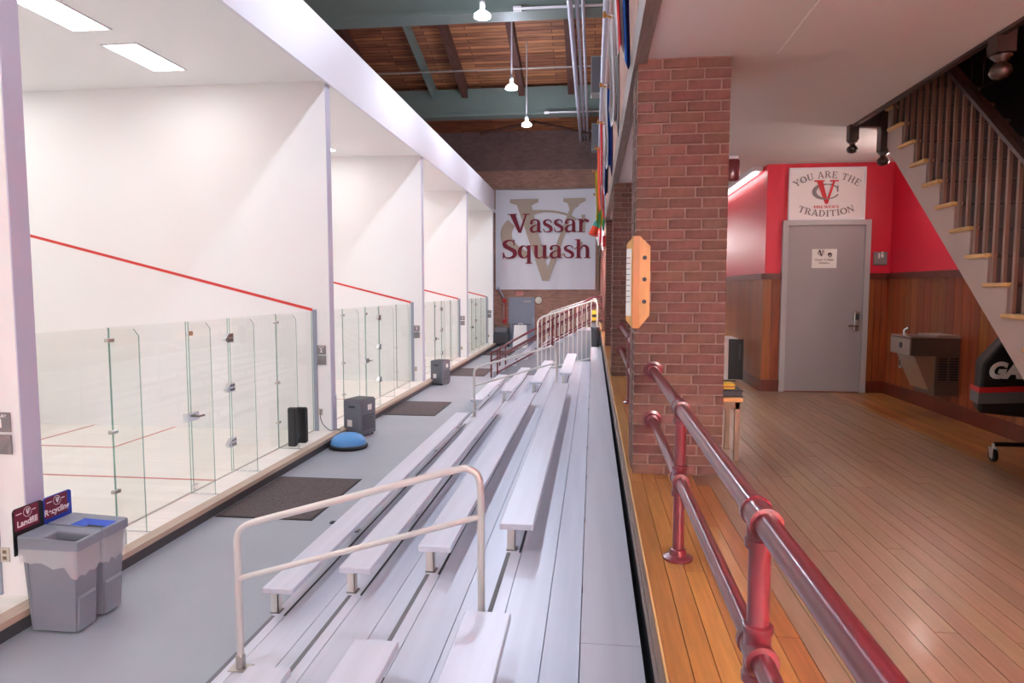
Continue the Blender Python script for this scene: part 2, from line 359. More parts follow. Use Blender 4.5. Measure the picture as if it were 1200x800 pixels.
def text_obj(txt, size, loc, U, V, m, parent, name='lettering', align='CENTER', bold=0.0, shear=0):
    cu = bpy.data.curves.new(name, 'FONT'); cu.body = txt; cu.size = size; cu.align_x = align; cu.align_y = 'CENTER'; cu.offset = bold; cu.shear = shear
    t = bpy.data.objects.new(name, cu); COL.objects.link(t)
    me = bpy.data.meshes.new_from_object(t, depsgraph=bpy.context.evaluated_depsgraph_get()); bpy.data.objects.remove(t); bpy.data.curves.remove(cu)
    me.name = name
    U, V = Vector(U), Vector(V); N = U.cross(V)
    me.transform(Matrix(((U.x, V.x, N.x, loc[0]), (U.y, V.y, N.y, loc[1]), (U.z, V.z, N.z, loc[2]), (0,0,0,1))))
    me.materials.clear(); me.materials.append(M[m])
    o = bpy.data.objects.new(name, me); COL.objects.link(o)
    if parent:
        o.parent = parent; o.matrix_parent_inverse = parent.matrix_basis.inverted()
    return o
VP_ = ([[(.10,1),(.36,1),(.60,.16),(.50,0)], [(.50,0),(.62,0),(.92,1),(.83,1)]]+rect(0,.94,.45,1)+rect(.68,.94,1.05,1), 1.05)

# ================================================================== THE SETTING
YN = -4.5      # the hall is built from here to the end wall
YE = 32.3
XF = -14.68    # court front wall
XG = -4.93     # glass line
XP = -4.60     # ends of the partition walls
ZC = .16       # court floor
ZW = 1.45      # timber lounge floor
WY = [4.96+6.59*k for k in range(-1, 5)]      # near faces of the partition walls
struct('floor', B(-4.45, .2, YN, YE, -.1, 0), 'grey_floor', 'smooth grey painted floor of the long hall beside the courts', 'floor')
struct('floor_court', B(XF, -4.5, YN, YE, -.1, ZC), 'maple', 'pale timber court floor raised above the grey hall floor', 'floor')
led = struct('ledge', B(-4.56, -4.42, YN, YE, ZC-.05, ZC+.004), 'ledge_wood', 'pale timber nosing along the raised edge of the court floor', 'ledge')
struct('baseboard_court', B(-4.5, -4.44, YN, YE, 0, ZC-.05), 'dark_rubber', 'dark rubber base strip below the court ledge', 'baseboard')
struct('wall_court_front', B(XF-.2, XF, YN, YE, 0, 6.4), 'white_paint', 'white front wall at the far side of the courts', 'wall')
ORD = ['', 'first', 'second', 'third', 'fourth', 'fifth', 'sixth']
part_walls = []
for i, y in enumerate(WY):
    mb = B(XF, XP, y, y+.18, 0, 6.24)
    w = struct('wall_partition', mb, 'white_paint', 'white court partition wall, %s one counted from the trash bins' % (['behind the camera', 'first', 'second', 'third', 'fourth', 'fifth'][i]) if i else 'white court partition wall before the trash bins', 'wall')
    B(XP-.001, XP+.012, y-.004, y+.184, ZC, 6.2).build('end_trim', 'lilac_paint', w)
    B(XP-.001, XP+.022, y-.012, y+.192, ZC, ZC+.62).build('corner_guard', 'lilac_paint', w)
    # out line: sloping red line on the side wall, dark strip where the glass ends
    z0, z1 = ZC+2.13, ZC+4.57
    MB().prism([(XG+.02, z0), (XG+.02, z0+.05), (XF, z1+.05), (XF, z1)], y-.006, y, 'y').build('out_line', 'court_red', w)
    B(XG+.02, XG+.09, y-.02, y, ZC, z0+.03).build('glass_channel', 'channel', w)
struct('ceiling_court', B(XF, XP, YN, YE, 6.24, 6.4), 'white_paint', 'white ceiling over the squash courts', 'ceiling')
struct('wall_fascia', B(XP, XP+.06, YN, 31.5, 6.2, 7.18), 'white_trim', 'white fascia band above the court openings', 'wall')
struct('ceiling_fascia', B(XF, XP, YN, 31.5, 7.1, 7.18), 'white_trim', 'flat white cap on top of the court block', 'ceiling')
struct('wall_end', B(XF-.2, 4, YE, YE+.3, -.1, 8.2), 'brick_wall', 'brown brick end wall of the hall with blue-grey door', 'wall')
struct('wall_end_upper', B(XF-.2, 4, YE-.002, YE+.3, 8.2, 12), 'brick_upper', 'dark upper brick gable of the end wall', 'wall')
struct('wall_rear', B(XF-.2, 4, YN-.3, YN, -.1, 12), 'white_paint', 'plain wall closing the hall behind the viewer', 'wall')
struct('wall_outer', B(XF-.2, XF, YN, YE, 6.4, 12), 'brick_upper', 'outer brick wall above the court block', 'wall')
# bricks of the lounge side facade above the bleachers
struct('wall_upper', B(.3, .5, YN, YE, 4.3, 12), 'brick_wall', 'upper brick wall above the bleachers hung with flags', 'wall')
struct('trim_1', B(.25, .33, YN, YE, 4.13, 4.34), 'grey_wood', 'brown timber edge beam under the upper brick wall', 'trim')

# court lines on each floor, lamps in each court
k = 0
for i in range(0, 5):
    y0, y1 = WY[i]+.18, WY[i+1]; ym = (y0+y1)/2
    o = thing('court_marking', 'thin red court lines on the pale floor of the %s court' % (['nearest cropped', 'first', 'second', 'third', 'fourth'][i]), 'court lines', kind='structure')
    z = ZC+.003
    for q in [(-9.22, -9.17, y0, y1), (-9.17, XG, ym-.025, ym+.025), (-7.62, -7.57, y0, y0+1.6), (-7.62, -7.57, y1-1.6, y1), (-9.17, -7.57, y0+1.6, y0+1.65), (-9.17, -7.57, y1-1.65, y1-1.6)]:
        B(q[0], q[1], q[2], q[3], ZC, z).build('line', 'line_red', o)
    for x in (-6.88, -10.6, -13.2):
        for d in (-1.75, 0, 1.75):
            o = thing('ceiling_light', 'recessed light panel, %s, %s, over the %s court' % ({-6.88: 'row above the service boxes', -10.6: 'row past the short line', -13.2: 'row by the front wall'}[x], {-1.75: 'by the nearer partition', 0: 'middle of three', 1.75: 'by the farther partition'}[d], ['cropped', 'first', 'second', 'third', 'fourth'][i]), 'ceiling light', (x, ym+d, 6.24), 'recessed court ceiling lights')
            B(-.26, .26, -.59, .59, -.012, .0).build('panel', 'lamp_panel', o)
            mb = MB()
            for q in [(-.29,.29,-.62,-.59),(-.29,.29,.59,.62),(-.29,-.26,-.59,.59),(.26,.29,-.59,.59)]: mb.box(*q, -.016, 0)
            mb.build('frame', 'white_trim', o)

# ------------------------------------------------------------------ glass back walls
def hinge(parent, y, z, big):
    if big:
        MB().prism([(y-.14, z-.02), (y-.10, z-.06), (y+.07, z-.06), (y+.07, z+.06), (y-.04, z+.06)], XG-.025, XG+.03, 'x').build('hinge_clamp', 'chrome', parent)
        mb = MB()
        for dy in (-.02, .04):
            for dz in (-.03, .03): mb.lathe([(.013, 0), (.013, .012)], (XG+.03, y+dy, z+dz), 'x', 8)
        mb.build('bolt', 'dark_steel', parent)
    else:
        MB().cbox(XG-.02, XG+.03, y-.05, y+.05, z-.02, z+.02, .006).build('patch_fitting', 'steel', parent)
for i in range(0, 5):
    y0, y1 = WY[i]+.18, WY[i+1]; f = y0-5.14
    sm = [5.14+f+.01, 6.45+f, 7.79+f, 8.79+f, 10.17+f, y1-.01]
    g = thing('glass_wall', 'clear glass back wall with fins closing the %s squash court' % (['cropped nearest', 'first', 'second', 'third', 'fourth'][i]), 'glass wall', (0, 0, 0))
    for a in range(5):
        if a == 2: continue
        o = B(XG-.006, XG+.006, sm[a]+.004, sm[a+1]-.004, ZC+.012, ZC+2.13).build('pane', 'glass', g)
        mb = MB(); e = .007
        mb.box(XG-e, XG+e, sm[a]+.002, sm[a]+.006, ZC+.012, ZC+2.13); mb.box(XG-e, XG+e, sm[a+1]-.006, sm[a+1]-.002, ZC+.012, ZC+2.13)
        mb.build('pane_edge', 'glass_edge', o)
    d = B(XG-.006, XG+.006, sm[2]+.045, sm[3]-.045, ZC+.02, ZC+2.125).build('glass_door', 'glass', g)
    mb = MB().box(XG-.007, XG+.007, sm[2]+.043, sm[2]+.049, ZC+.02, ZC+2.125).box(XG-.007, XG+.007, sm[3]-.049, sm[3]-.043, ZC+.02, ZC+2.125); mb.build('pane_edge', 'glass_edge', d)
    for zz in (.42, 1.18, 1.86): hinge(g, sm[3]-.02, ZC+zz, True)
    for zz in (.95, ): MB().prism([(sm[2]-.08, ZC+zz-.05), (sm[2]+.16, ZC+zz-.05), (sm[2]+.16, ZC+zz+.05), (sm[2]-.08, ZC+zz+.05)], XG-.03, XG+.035, 'x').build('lock_case', 'chrome', g)
    MB().tube([(XG+.03, sm[2]+.08, ZC+.95), (XG+.09, sm[2]+.08, ZC+.95), (XG+.10, sm[2]+.17, ZC+.95)], .012, 8).build('door_handle', 'dark_steel', g, smooth=True)
    for zz in (.06, 1.98): MB().cbox(XG-.02, XG+.02, sm[2]+.03, sm[2]+.12, ZC+zz-.03, ZC+zz+.03, .006).build('pivot', 'chrome', g)
    for s_ in (sm[1], sm[2]-.03, sm[3]+.04, sm[4]):
        fin = MB().prism([(XG+.01, ZC), (XP-.0, ZC), (XP-.0, ZC+2.05), (XP-.05, ZC+2.12), (XG+.01, ZC+2.12)], s_-.005, s_+.005, 'y').build('fin', 'glass', g)
        MB().prism([(XP-.002, ZC), (XP+.004, ZC), (XP+.004, ZC+2.05), (XP-.05, ZC+2.122), (XP-.056, ZC+2.12), (XP-.002, ZC+2.05)], s_-.006, s_+.006, 'y').build('fin_edge', 'glass_edge', fin)
        B(XG, XP+.04, s_-.012, s_+.012, ZC, ZC+.008).build('shoe', 'chrome', fin)
    for s_ in (sm[1], sm[4]):
        for zz in (.42, 1.05, 2.0): hinge(g, s_, ZC+zz, False)
    B(XG-.01, XG+.01, y0, y1, ZC, ZC+.012).build('sill', 'steel', g)

# ------------------------------------------------------------------ roof over the hall
def deck_z(y): return 10.75+tan(radians(16))*(28.3-y)
mb = MB()
ya, yb = 17.2, YE
mb.add([(XF, ya, deck_z(ya)), (.3, ya, deck_z(ya)), (.3, yb, deck_z(yb)+.4), (XF, yb, deck_z(yb)+.4), (XF, ya, deck_z(ya)+.1), (.3, ya, deck_z(ya)+.1), (.3, yb, deck_z(yb)+.5), (XF, yb, deck_z(yb)+.5)],
       [(0,1,2,3),(4,7,6,5),(0,4,5,1),(1,5,6,2),(2,6,7,3),(3,7,4,0)])
struct('ceiling_roof', mb, 'roof_deck', 'brown timber roof boarding above the hall', 'roof')
struct('ceiling_roof_near', B(XF, .3, YN, ya, deck_z(ya), deck_z(ya)+.1), 'roof_deck', 'flat timber roof boarding beyond the first green beam', 'roof')
for (y, lab) in ((18.0, 'big green roof beam with the nearest hanging lamp before it'), (28.3, 'green roof beam close to the dark brick gable')):
    o = thing('roof_beam', lab, 'beam', kind='structure')
    B(XF, .3, y, y+.36, 9.82, 10.85).build('web', 'beam_green', o)
    B(XF, .3, y-.14, y+.5, 9.72, 9.82).build('flange', 'beam_green', o)
for n_, x in enumerate((-9.0, -6.6, -5.3, -2.95, -.95)):
    w_ = .12 if n_ != 1 else .07
    def rz(y): return deck_z(y)
    mb = MB().add([(x-w_, 18.4, rz(18.4)-.26), (x+w_, 18.4, rz(18.4)-.26), (x+w_, 29.2, rz(29.2)-.26), (x-w_, 29.2, rz(29.2)-.26),
                   (x-w_, 18.4, rz(18.4)), (x+w_, 18.4, rz(18.4)), (x+w_, 29.2, rz(29.2)+.3), (x-w_, 29.2, rz(29.2)+.3)], [(0,3,2,1),(4,5,6,7),(0,1,5,4),(1,2,6,5),(2,3,7,6),(3,0,4,7)])
    struct('rafter', mb, 'rafter' if n_ != 1 else 'beam_green', ('slim grey-green rafter under the roof boarding' if n_ == 1 else 'dark timber rafter under the roof boarding'), 'rafter')
MB().tube([(-5.0, 30.4, 9.5), (-2.6, 30.6, 10.0)], .07, 8).tube([(-2.6, 30.6, 10.0), (.2, 30.4, 9.3)], .05, 8).build('brace', 'rafter', label='dark diagonal brace below the roof at the gable', cat='brace', kind='structure')
for (y, z, x0, lab) in ((19.0, 10.35, -9, 'thin conduit crossing the hall just behind the first beam'), (26.3, 10.95, -9, 'thin conduit crossing the hall ahead of the second beam')):
    MB().tube([(x0, y, z), (.25, y, z)], .03, 8).build('conduit', 'conduit', label=lab, cat='pipe')
MB().tube([(-1.95, 17.6, 9.68), (.28, 17.6, 9.68)], .035, 8).lathe([(.07, -.1), (.07, .1)], (-1.95, 17.6, 9.68), 'x', 10).build('conduit', 'white_trim', label='white conduit stub with junction cap under the first beam', cat='pipe')
MB().tube([(-1.9, 27.8, 9.68), (.28, 27.8, 9.68)], .03, 8).lathe([(.06, -.1), (.06, .1)], (-1.9, 27.8, 9.68), 'x', 10).build('conduit', 'white_trim', label='white conduit stub with junction cap under the second beam', cat='pipe')
for x, z, r, lab in ((-.62, 9.5, .07, 'thick grey pipe running the length of the hall under the roof'), (-.45, 9.56, .05, 'thin grey pipe running beside the thick one under the roof'), (-.3, 9.5, .045, 'thin grey pipe nearest the upper brick wall under the roof')):
    MB().tube([(x, 8, z), (x, YE-.02, z)], r, 10).build('pipe', 'duct', smooth=True, label=lab, cat='pipe')
# high-bay lamps
def highbay(y, rod, lab):
    o = thing('pendant_lamp', lab, 'lamp', (-2.5, y, 8.7), 'high-bay lamps over the hall')
    MB().lathe([(.05, .15), (.09, .12), (.17, .06), (.18, .0), (.15, -.01)], n=20).build('reflector', 'lamp_glow', o, smooth=True)
    MB().lathe([(.145, -.014), (.145, .02)], n=20).build('lens', 'lamp_bay', o)
    MB().lathe([(.05, .15), (.06, .2), (.06, .3), (.05, .38), (.025, .42)], n=12).build('ballast', 'speaker', o, smooth=True)
    MB().tube([(0, 0, .4), (0, 0, rod)], .022, 8).build('rod', 'white_trim', o)
highbay(15.5, 4.9, 'bright hanging lamp in front of the big green beam')
highbay(21.0, 4.3, 'bright hanging lamp on a long rod between the two beams')
highbay(25.7, 3.05, 'bright hanging lamp in front of the dark brick gable')
highbay(9.5, 4.9, 'hanging lamp over the bleacher middle, above the view')
highbay(3.0, 4.9, 'hanging lamp above the first handrail, above the view')

# ------------------------------------------------------------------ lounge: floor, ceiling, walls
XR, YB = 3.47, 8.55
fl = struct('floor_lounge', B(.25, XR, YN, YE, ZW-.25, ZW-.02), 'subfloor', 'timber strip floor of the raised lounge behind the maroon railing', 'floor')
wp = .0825; n = int((XR-.25)/wp)
boards = []
for i in range(n):
    x0 = .25+i*wp; y = 1.0-random.random()*1.5
    while y < YB:
        l = random.uniform(1.3, 2.9); boards.append((x0, y, min(y+l, YB))); y += l
boards.sort(key=lambda b: b[1]); 
pm = {}
rest = MB()
def plank_mesh(x0, y, y2):
    h = ZW-.02; g = .0016
    return [(x0+g,y+g,h),(x0+wp-g,y+g,h),(x0+wp-g,y2-g,h),(x0+g,y2-g,h),(x0+g,y+g,ZW-.002),(x0+wp-g,y+g,ZW-.002),(x0+wp-g,y2-g,ZW-.002),(x0+g,y2-g,ZW-.002)]
cnt = 0
for (x0, y, y2) in boards:
    if cnt < 290:
        l = y2-y
        mb = MB().box(-wp/2+.0014, wp/2-.0014, -l/2+.001, l/2-.001, -.02, -random.uniform(.0005, .0022))
        mm = 'plank' if x0 < .66+.05*sin(y) else 'plank_worn'
        if x0 > 2.75: mm = 'plank'
        mb.build('plank', mm, fl, loc=(x0+wp/2, (y+y2)/2, ZW)); cnt += 1
    else: rest.box(x0+.0014, x0+wp-.0014, y, y2, ZW-.02, ZW-.001)
for i in range(n):      # boards before and beyond the room in view
    rest.box(.25+i*wp+.0014, .25+(i+1)*wp-.0014, YN, -.55, ZW-.02, ZW-.001)
    y = YB
    if .25+i*wp < 2.05:
        while y < YE:
            y2 = min(YE, y+random.uniform(2, 3.4)); rest.box(.25+i*wp+.0014, .25+(i+1)*wp-.0014, y+.001, y2-.001, ZW-.02, ZW-.001); y = y2
o = rest.build('plank', 'plank', fl); o['kind'] = 'stuff'
B(.243, .25, YN, YE, ZW-.03, ZW+.001).build('edge_strip', 'oak_edge', fl); B(.228, .243, YN, YE, ZW-.04, ZW-.012).build('nosing', 'grey_wood', fl)
B(.232, .25, YN, YE, ZW-.16, ZW-.03).build('fascia_board', 'grey_wood', fl); B(.226, .236, YN, YE, ZW-.075, ZW-.05).build('moulding', 'grey_wood', fl)
struct('wall_lounge_base', B(.262, .5, YN, YE, 0, ZW-.25), 'dark_rubber', 'dark wall under the lounge floor edge behind the bleachers', 'wall')
ZL = 4.16
XO, YO = 2.32, 6.62      # stairwell opening in the ceiling
mb = MB().box(.33, XO, YN, YE, ZL, ZL+.14).box(XO, XR+.2, YO, YE, ZL, ZL+.14).box(XO, XR+.2, YN, 1.6, ZL, ZL+.14)
struct('ceiling_lounge', mb, 'lounge_ceiling', 'off-white plaster ceiling of the lounge', 'ceiling')
B(1.13, 1.139, 0, 4.576, ZL-.004, ZL+.002).build('trim_2', 'print_white', label='thin pale seam on the lounge ceiling meeting the near pillar', cat='trim', kind='structure')
# far end walls of the lounge block
def wall_with_wainscot(name, mb, lab): return struct(name, mb, 'red_paint', lab, 'wall')
w1 = wall_with_wainscot('wall_red', B(2.05, XR, YB, YB+.12, ZW, ZL), 'red painted wall with wooden wainscot around the grey door')
w2 = wall_with_wainscot('wall_corridor', B(2.05, 2.17, YB+.12, YE, ZW, ZL), 'red corridor wall with wainscot lit by a ceiling tube')
w3 = wall_with_wainscot('wall_right', B(XR, XR+.15, YN, YB, ZW, ZL), 'red wall with brown wainscot behind the drinking fountain')
ZT = 2.80
def board(parent, x0, x1, y0, y1, z0, z1, m='cherry'):
    mb = MB().box(-(x1-x0)/2, (x1-x0)/2, -(y1-y0)/2, (y1-y0)/2, -(z1-z0)/2, (z1-z0)/2)
    return mb.build('wainscot_board', m, parent, loc=((x0+x1)/2, (y0+y1)/2, (z0+z1)/2))
# around the door wall (door opening 2.24 to 3.22)
for a, b, nn in ((2.03, 2.235, 2), (3.225, XR-.02, 3)):
    w_ = (b-a)/nn
    for j in range(nn): board(w1, a+j*w_+.003, a+(j+1)*w_-.003, YB-.022, YB, ZW+.14, ZT)
    B(a, b, YB-.045, YB, ZT, ZT+.07).build('cap_rail', 'cherry_dark', w1); B(a, b, YB-.035, YB, ZW, ZW+.14).build('baseboard', 'cherry_dark', w1)
y = YB-.03
while y > 3.2:
    w_ = .15; board(w3, XR-.022, XR, y-w_+.003, y-.003, ZW+.14, ZT); y -= w_
B(XR-.05, XR, 3.1, YB-.02, ZT, ZT+.07).build('cap_rail', 'cherry_dark', w3); B(XR-.04, XR, 3.1, YB-.02, ZW, ZW+.14).build('baseboard', 'cherry_dark', w3)
y = YB-.022
while y < 12.5:
    w_ = .105; board(w2, 2.05-.022, 2.05, y+.003, y+w_-.003, ZW+.14, ZT); y += w_
B(2.0, 2.05, YB-.045, 31, ZT, ZT+.07).build('cap_rail', 'cherry_dark', w2); B(2.012, 2.05, YB-.03, 31, ZW, ZW+.14).build('baseboard', 'cherry_dark', w2)
B(2.03, 2.05, 12.55, 31, ZW+.14, ZT).build('wainscot_panel', 'cherry', w2)

# ------------------------------------------------------------------ brick pillars
bm_cache = {}
def brick_mesh(L_, D_, H_):
    key = (round(L_, 3), round(D_, 3), round(H_, 3))
    if key not in bm_cache:
        o = MB().cbox(-L_/2, L_/2, -D_/2, D_/2, -H_/2, H_/2, .0035).build('brick', 'brick'); me = o.data; bpy.data.objects.remove(o); bm_cache[key] = me
    return bm_cache[key]
CH = .0677; BH = .057
PX0, PX1, PD = .27, .862, .55
def pillar(yf, lab, detail):
    p = struct('brick_pillar', B(PX0+.006, PX1-.006, yf+.006, yf+PD-.006, ZW, ZL), 'mortar', lab, 'pillar')
    nrow = int((ZL-ZW)/CH)+1; join = MB(); rr = random.Random(int(yf*10))
    for r in range(nrow):
        z = ZW+CH*r+CH/2-.002; H = BH if z+BH/2 < ZL else max(.02, 2*(ZL-z)-.002)
        if z+H/2 > ZL: continue
        wd = PX1-PX0
        cut = ([0, .212, .424, wd] if r % 2 == 0 else [0, .106, .318, .53, wd])
        if r % 6 == 3: cut = [0, .16, .38, wd]
        j = .0055
        for a, b in zip(cut[:-1], cut[1:]):
            if b-a < .04: continue
            pr = rr.uniform(-.002, .003)
            first = a == 0
            if detail:
                inst('brick', brick_mesh(b-a-2*j, .10, H), (PX0+(a+b)/2, yf+.05-pr, z), p)
            else: join.box(PX0+a+j, PX0+b-j, yf-pr, yf+.1, z-H/2, z+H/2)
            join.box(PX0+a+j, PX0+b-j, yf+PD-.1, yf+PD, z-H/2, z+H/2)
        # left and right faces
        ys = [.112, .33, PD-.105] if r % 2 else [.112, .225, PD-.105]
        for a, b in zip(ys[:-1], ys[1:]):
            if detail: inst('brick', brick_mesh(.10, b-a-2*j, H), (PX0+.05-rr.uniform(-.002, .002), yf+(a+b)/2, z), p)
            else: join.box(PX0, PX0+.1, yf+a+j, yf+b-j, z-H/2, z+H/2)
            join.box(PX1-.1, PX1, yf+a+j, yf+b-j, z-H/2, z+H/2)
    o = join.build('brick', 'brick', p); o['kind'] = 'stuff'
    return p
pillar(4.576, 'red brick pillar carrying the wooden board, nearest the maroon rail posts', True)
pillar(9.76, 'second red brick pillar, just beyond the one with the wooden board', True)
pillar(14.95, 'third red brick pillar along the bleachers', False)
pillar(20.14, 'fourth red brick pillar by the maroon stair railing', False)
pillar(25.3, 'last red brick pillar before the end wall', False)

# ------------------------------------------------------------------ doors
def vc_emblem(parent, org, U, V, w, mv, mc, split=True):
    """V over a flattened C, org = lower-left of a box w wide"""
    glyph_obj(ell(.52,.52,.50,.31,radians(22),radians(338),lambda a: .04+.13*max(0,-cos(a))+.02*max(0, cos(a))), org, U, V, w, 1, 0, mc, parent, 'emblem')
    glyph_obj([[(.93,.42+.2),(1.0,.62+.14),(1.0,.5),(.95,.5)]]+rect(.955,.52,1.0,.78), org, U, V, w, 1, 0, mc, parent, 'emblem')
    o2 = Vector(org)+Vector(U).cross(Vector(V))*.004
    glyph_obj(VP_[0], o2, U, V, w, .95, 0, mv, parent, 'emblem')
UX, UZ = Vector((1, 0, 0)), Vector((0, 0, 1))
d1 = thing('door_1', 'grey metal door with lever handle in the red wall', 'door', (0, 0, 0), kind='structure')
B(2.295, 3.165, YB-.03, YB-.002, ZW+.01, ZW+1.985).build('leaf', 'door_grey', d1)
mb = MB().box(2.235, 2.295, YB-.06, YB+.02, ZW, ZW+2.045).box(3.165, 3.225, YB-.06, YB+.02, ZW, ZW+2.045).box(2.295, 3.165, YB-.06, YB+.02, ZW+1.985, ZW+2.045); mb.build('frame', 'frame_grey', d1)
h = MB().cbox(3.075, 3.135, YB-.055, YB-.03, 2.19, 2.42, .008).build('lock_plate', 'steel', d1)
MB().tube([(3.10, YB-.05, 2.25), (3.10, YB-.10, 2.25), (2.99, YB-.105, 2.25)], .012, 8).build('lever', 'chrome', h, smooth=True)
B(3.085, 3.125, YB-.058, YB-.055, 2.32, 2.39).build('keypad', 'charcoal', h)
sg = thing('door_sign', 'small white paper sign with emblem taped to the grey door', 'sign', (2.716, YB-.034, 3.044))
B(-.14, .14, -.003, .003, -.112, .112).build('sheet', 'paper', sg)
vc_emblem(sg, (2.64, YB-.039, 3.07), UX, UZ, .075, 'print_dark', 'print_grey')
glyph_obj(ell(.5,.5,.4,.4,0,2*pi,lambda a:.18)+[[(.1,.5),(.9,.5),(.8,.85),(.5,.95),(.2,.85)]], (2.75, YB-.039, 3.065), UX, UZ, .05, 1, 0, 'print_dark', sg, 'emblem')
text_obj('Vassar College', .036, (2.715, YB-.039, 3.03), UX, UZ, 'print_grey', sg, bold=.0006); text_obj('Athletics', .034, (2.715, YB-.039, 2.992), UX, UZ, 'print_grey', sg, bold=.0006)
pq = MB().cbox(3.275, 3.43, YB-.02, YB-.001, 2.965, 3.12, .006).build('room_plaque', 'plaque', label='small square grey plaque on the red wall beside the door', cat='plaque')
glyph_obj(rect(0,0,.02,.06)+rect(.03,.01,.06,.05)+disc(.045,.066,.012), (3.325, YB-.022, 3.045), UX, UZ, 1, 1, 0, 'print_white', pq, 'symbol')
# tradition sign
ts = thing('wall_sign', 'white framed sign reading YOU ARE THE TRADITION above the grey door', 'sign', (2.72, YB-.03, 3.80))
B(-.43, .43, -.008, .03, -.305, .305).build('panel', 'print_white', ts)
mb = MB()
for q in [(-.43,.43,-.305,-.285),(-.43,.43,.285,.305),(-.43,-.41,-.285,.285),(.41,.43,-.285,.285)]: mb.box(q[0], q[1], -.02, -.008, q[2], q[3])
mb.build('frame', 'white_trim', ts)
def arc_text(txt, cx, cz, R, a_c, s, m, parent, flip=False, sp=1.06, y=0, su=1.0):
    tot = sum((CAP[c][1] if c != ' ' else .42)*s*sp for c in txt); a = -tot/2
    for c in txt:
        adv = (CAP[c][1] if c != ' ' else .42)*s*sp
        if c != ' ':
            th = (a+adv/2)/R
            if not flip: px, pz, rot = cx+R*sin(th), cz+R*cos(th), -th
            else: px, pz, rot = cx+R*sin(th), cz-R*cos(th), th
            ox, oz = -CAP[c][1]*s*su/2, 0
            glyph_obj(CAP[c][0], (px+ox*cos(rot), y, pz+ox*sin(rot)), UX, UZ, s, su, rot, m, parent)
        a += adv
ys = YB-.041
arc_text('YOU ARE THE', 2.715, 3.985-.62, .62, 0, .076, 'print_grey', ts, y=ys, sp=1.18, su=1.12)
arc_text('TRADITION', 2.715, 3.535+.84, .84, 0, .074, 'print_grey', ts, flip=True, y=ys, sp=1.32, su=1.22)
word('BREWERS', CAP, -.14, .14, 0, .032, (2.715, ys, 3.632), UX, UZ, 'print_red', ts)
vc_emblem(ts, (2.57, ys, 3.682), UX, UZ, .275, 'print_red', 'print_grey')

# far door, end wall fittings
d2 = thing('door_2', 'blue-grey metal door in the brick end wall', 'door', (0, 0, 0), kind='structure')
B(-3.86, -2.86, YE-.04, YE-.002, 0, 2.18).build('leaf', 'door_blue', d2)
mb = MB().box(-3.98, -3.86, YE-.07, YE+.02, 0, 2.28).box(-2.86, -2.74, YE-.07, YE+.02, 0, 2.28).box(-3.86, -2.86, YE-.07, YE+.02, 2.18, 2.28); mb.build('frame', 'door_blue', d2)
B(-3.25, -2.92, YE-.10, YE-.04, 2.05, 2.12).build('closer', 'steel', d2); MB().tube([(-3.8, YE-.1, 1.0), (-2.92, YE-.1, 1.0)], .025, 8).build('push_bar', 'dark_steel', d2)
o = thing('exit_sign', 'faded pink exit sign over the blue-grey far door', 'sign', (-3.45, YE-.06, 2.46)); B(-.17, .17, -.03, .05, -.09, .09).build('case', 'exit_pink', o)
text_obj('EXIT', .15, (-3.45, YE-.093, 2.46), UX, UZ, 'print_red', o, bold=.002)
o = thing('wall_speaker', 'round cream disc on the brick wall right of the far door', 'speaker', (-2.55, YE, 2.14)); MB().lathe([(.2, 0), (.2, -.04), (.18, -.06)], axis='y', n=20).build('rim', 'brown_metal', o); MB().lathe([(.17, -.058), (.12, -.075), (.02, -.08)], axis='y', n=20).build('face', 'clock_face', o, smooth=True)
o = thing('sprinkler_riser', 'red and pale standpipe with valves left of the far door', 'pipe', (-4.22, YE-.15, 0))
MB().tube([(0, 0, 0), (0, 0, 2.3)], .04, 8).build('pipe', 'pipe_pink', o); MB().tube([(0, 0, 2.3), (-.25, 0, 2.75)], .04, 8).build('branch', 'duct', o)
for z_ in (2.12, 1.15): MB().lathe([(.03, -.12), (.09, -.09), (.09, -.05), (.04, 0)], (.06, 0, z_), 'y', 12).build('valve', 'print_red', o, smooth=True)
MB().tube([(.12, 0, .9), (.12, 0, 2.1)], .016, 8).build('feeder', 'print_red', o)
o = thing('equipment_cart', 'dark grey machine standing in the corner left of the far door', 'machine', (-4.22, YE-.75, 0))
MB().cbox(-.36, .36, -.3, .3, .12, .62, .04).build('body', 'charcoal', o); MB().cbox(-.3, .3, -.2, .25, .62, .9, .05).build('hood', 'unit_grey', o, smooth=True); B(-.38, .38, .2, .3, .95, 1.02).build('handle', 'brown_metal', o); B(-.36, -.3, .22, .28, .6, .96).build('post', 'dark_steel', o); B(.3, .36, .22, .28, .6, .96).build('post', 'dark_steel', o)
for sx in (-1, 1): MB().lathe([(.14, -.04), (.14, .04)], (sx*.33, -.15, .14), 'x', 16).build('wheel', 'black', o)
o = thing('a_frame_sign', 'white folding A-frame sign standing before the far door', 'sign', (-3.3, 31.15, 0))
for s_ in (-1, 1):
    p = MB().add([(-.33, s_*.26, 0), (.33, s_*.26, 0), (.28, s_*.03, 1.02), (-.28, s_*.03, 1.02), (-.33, s_*.23, 0), (.33, s_*.23, 0), (.28, s_*.005, 1.02), (-.28, s_*.005, 1.02)], [(0,1,2,3),(4,7,6,5),(0,4,5,1),(1,5,6,2),(2,6,7,3),(3,7,4,0)]).build('panel', 'print_white', o)
MB().tube([(-.1+.1*0, 0, 1.0), (-.08, 0, 1.09), (.08, 0, 1.09), (.1, 0, 1.0)], .02, 8).build('handle', 'print_white', o)

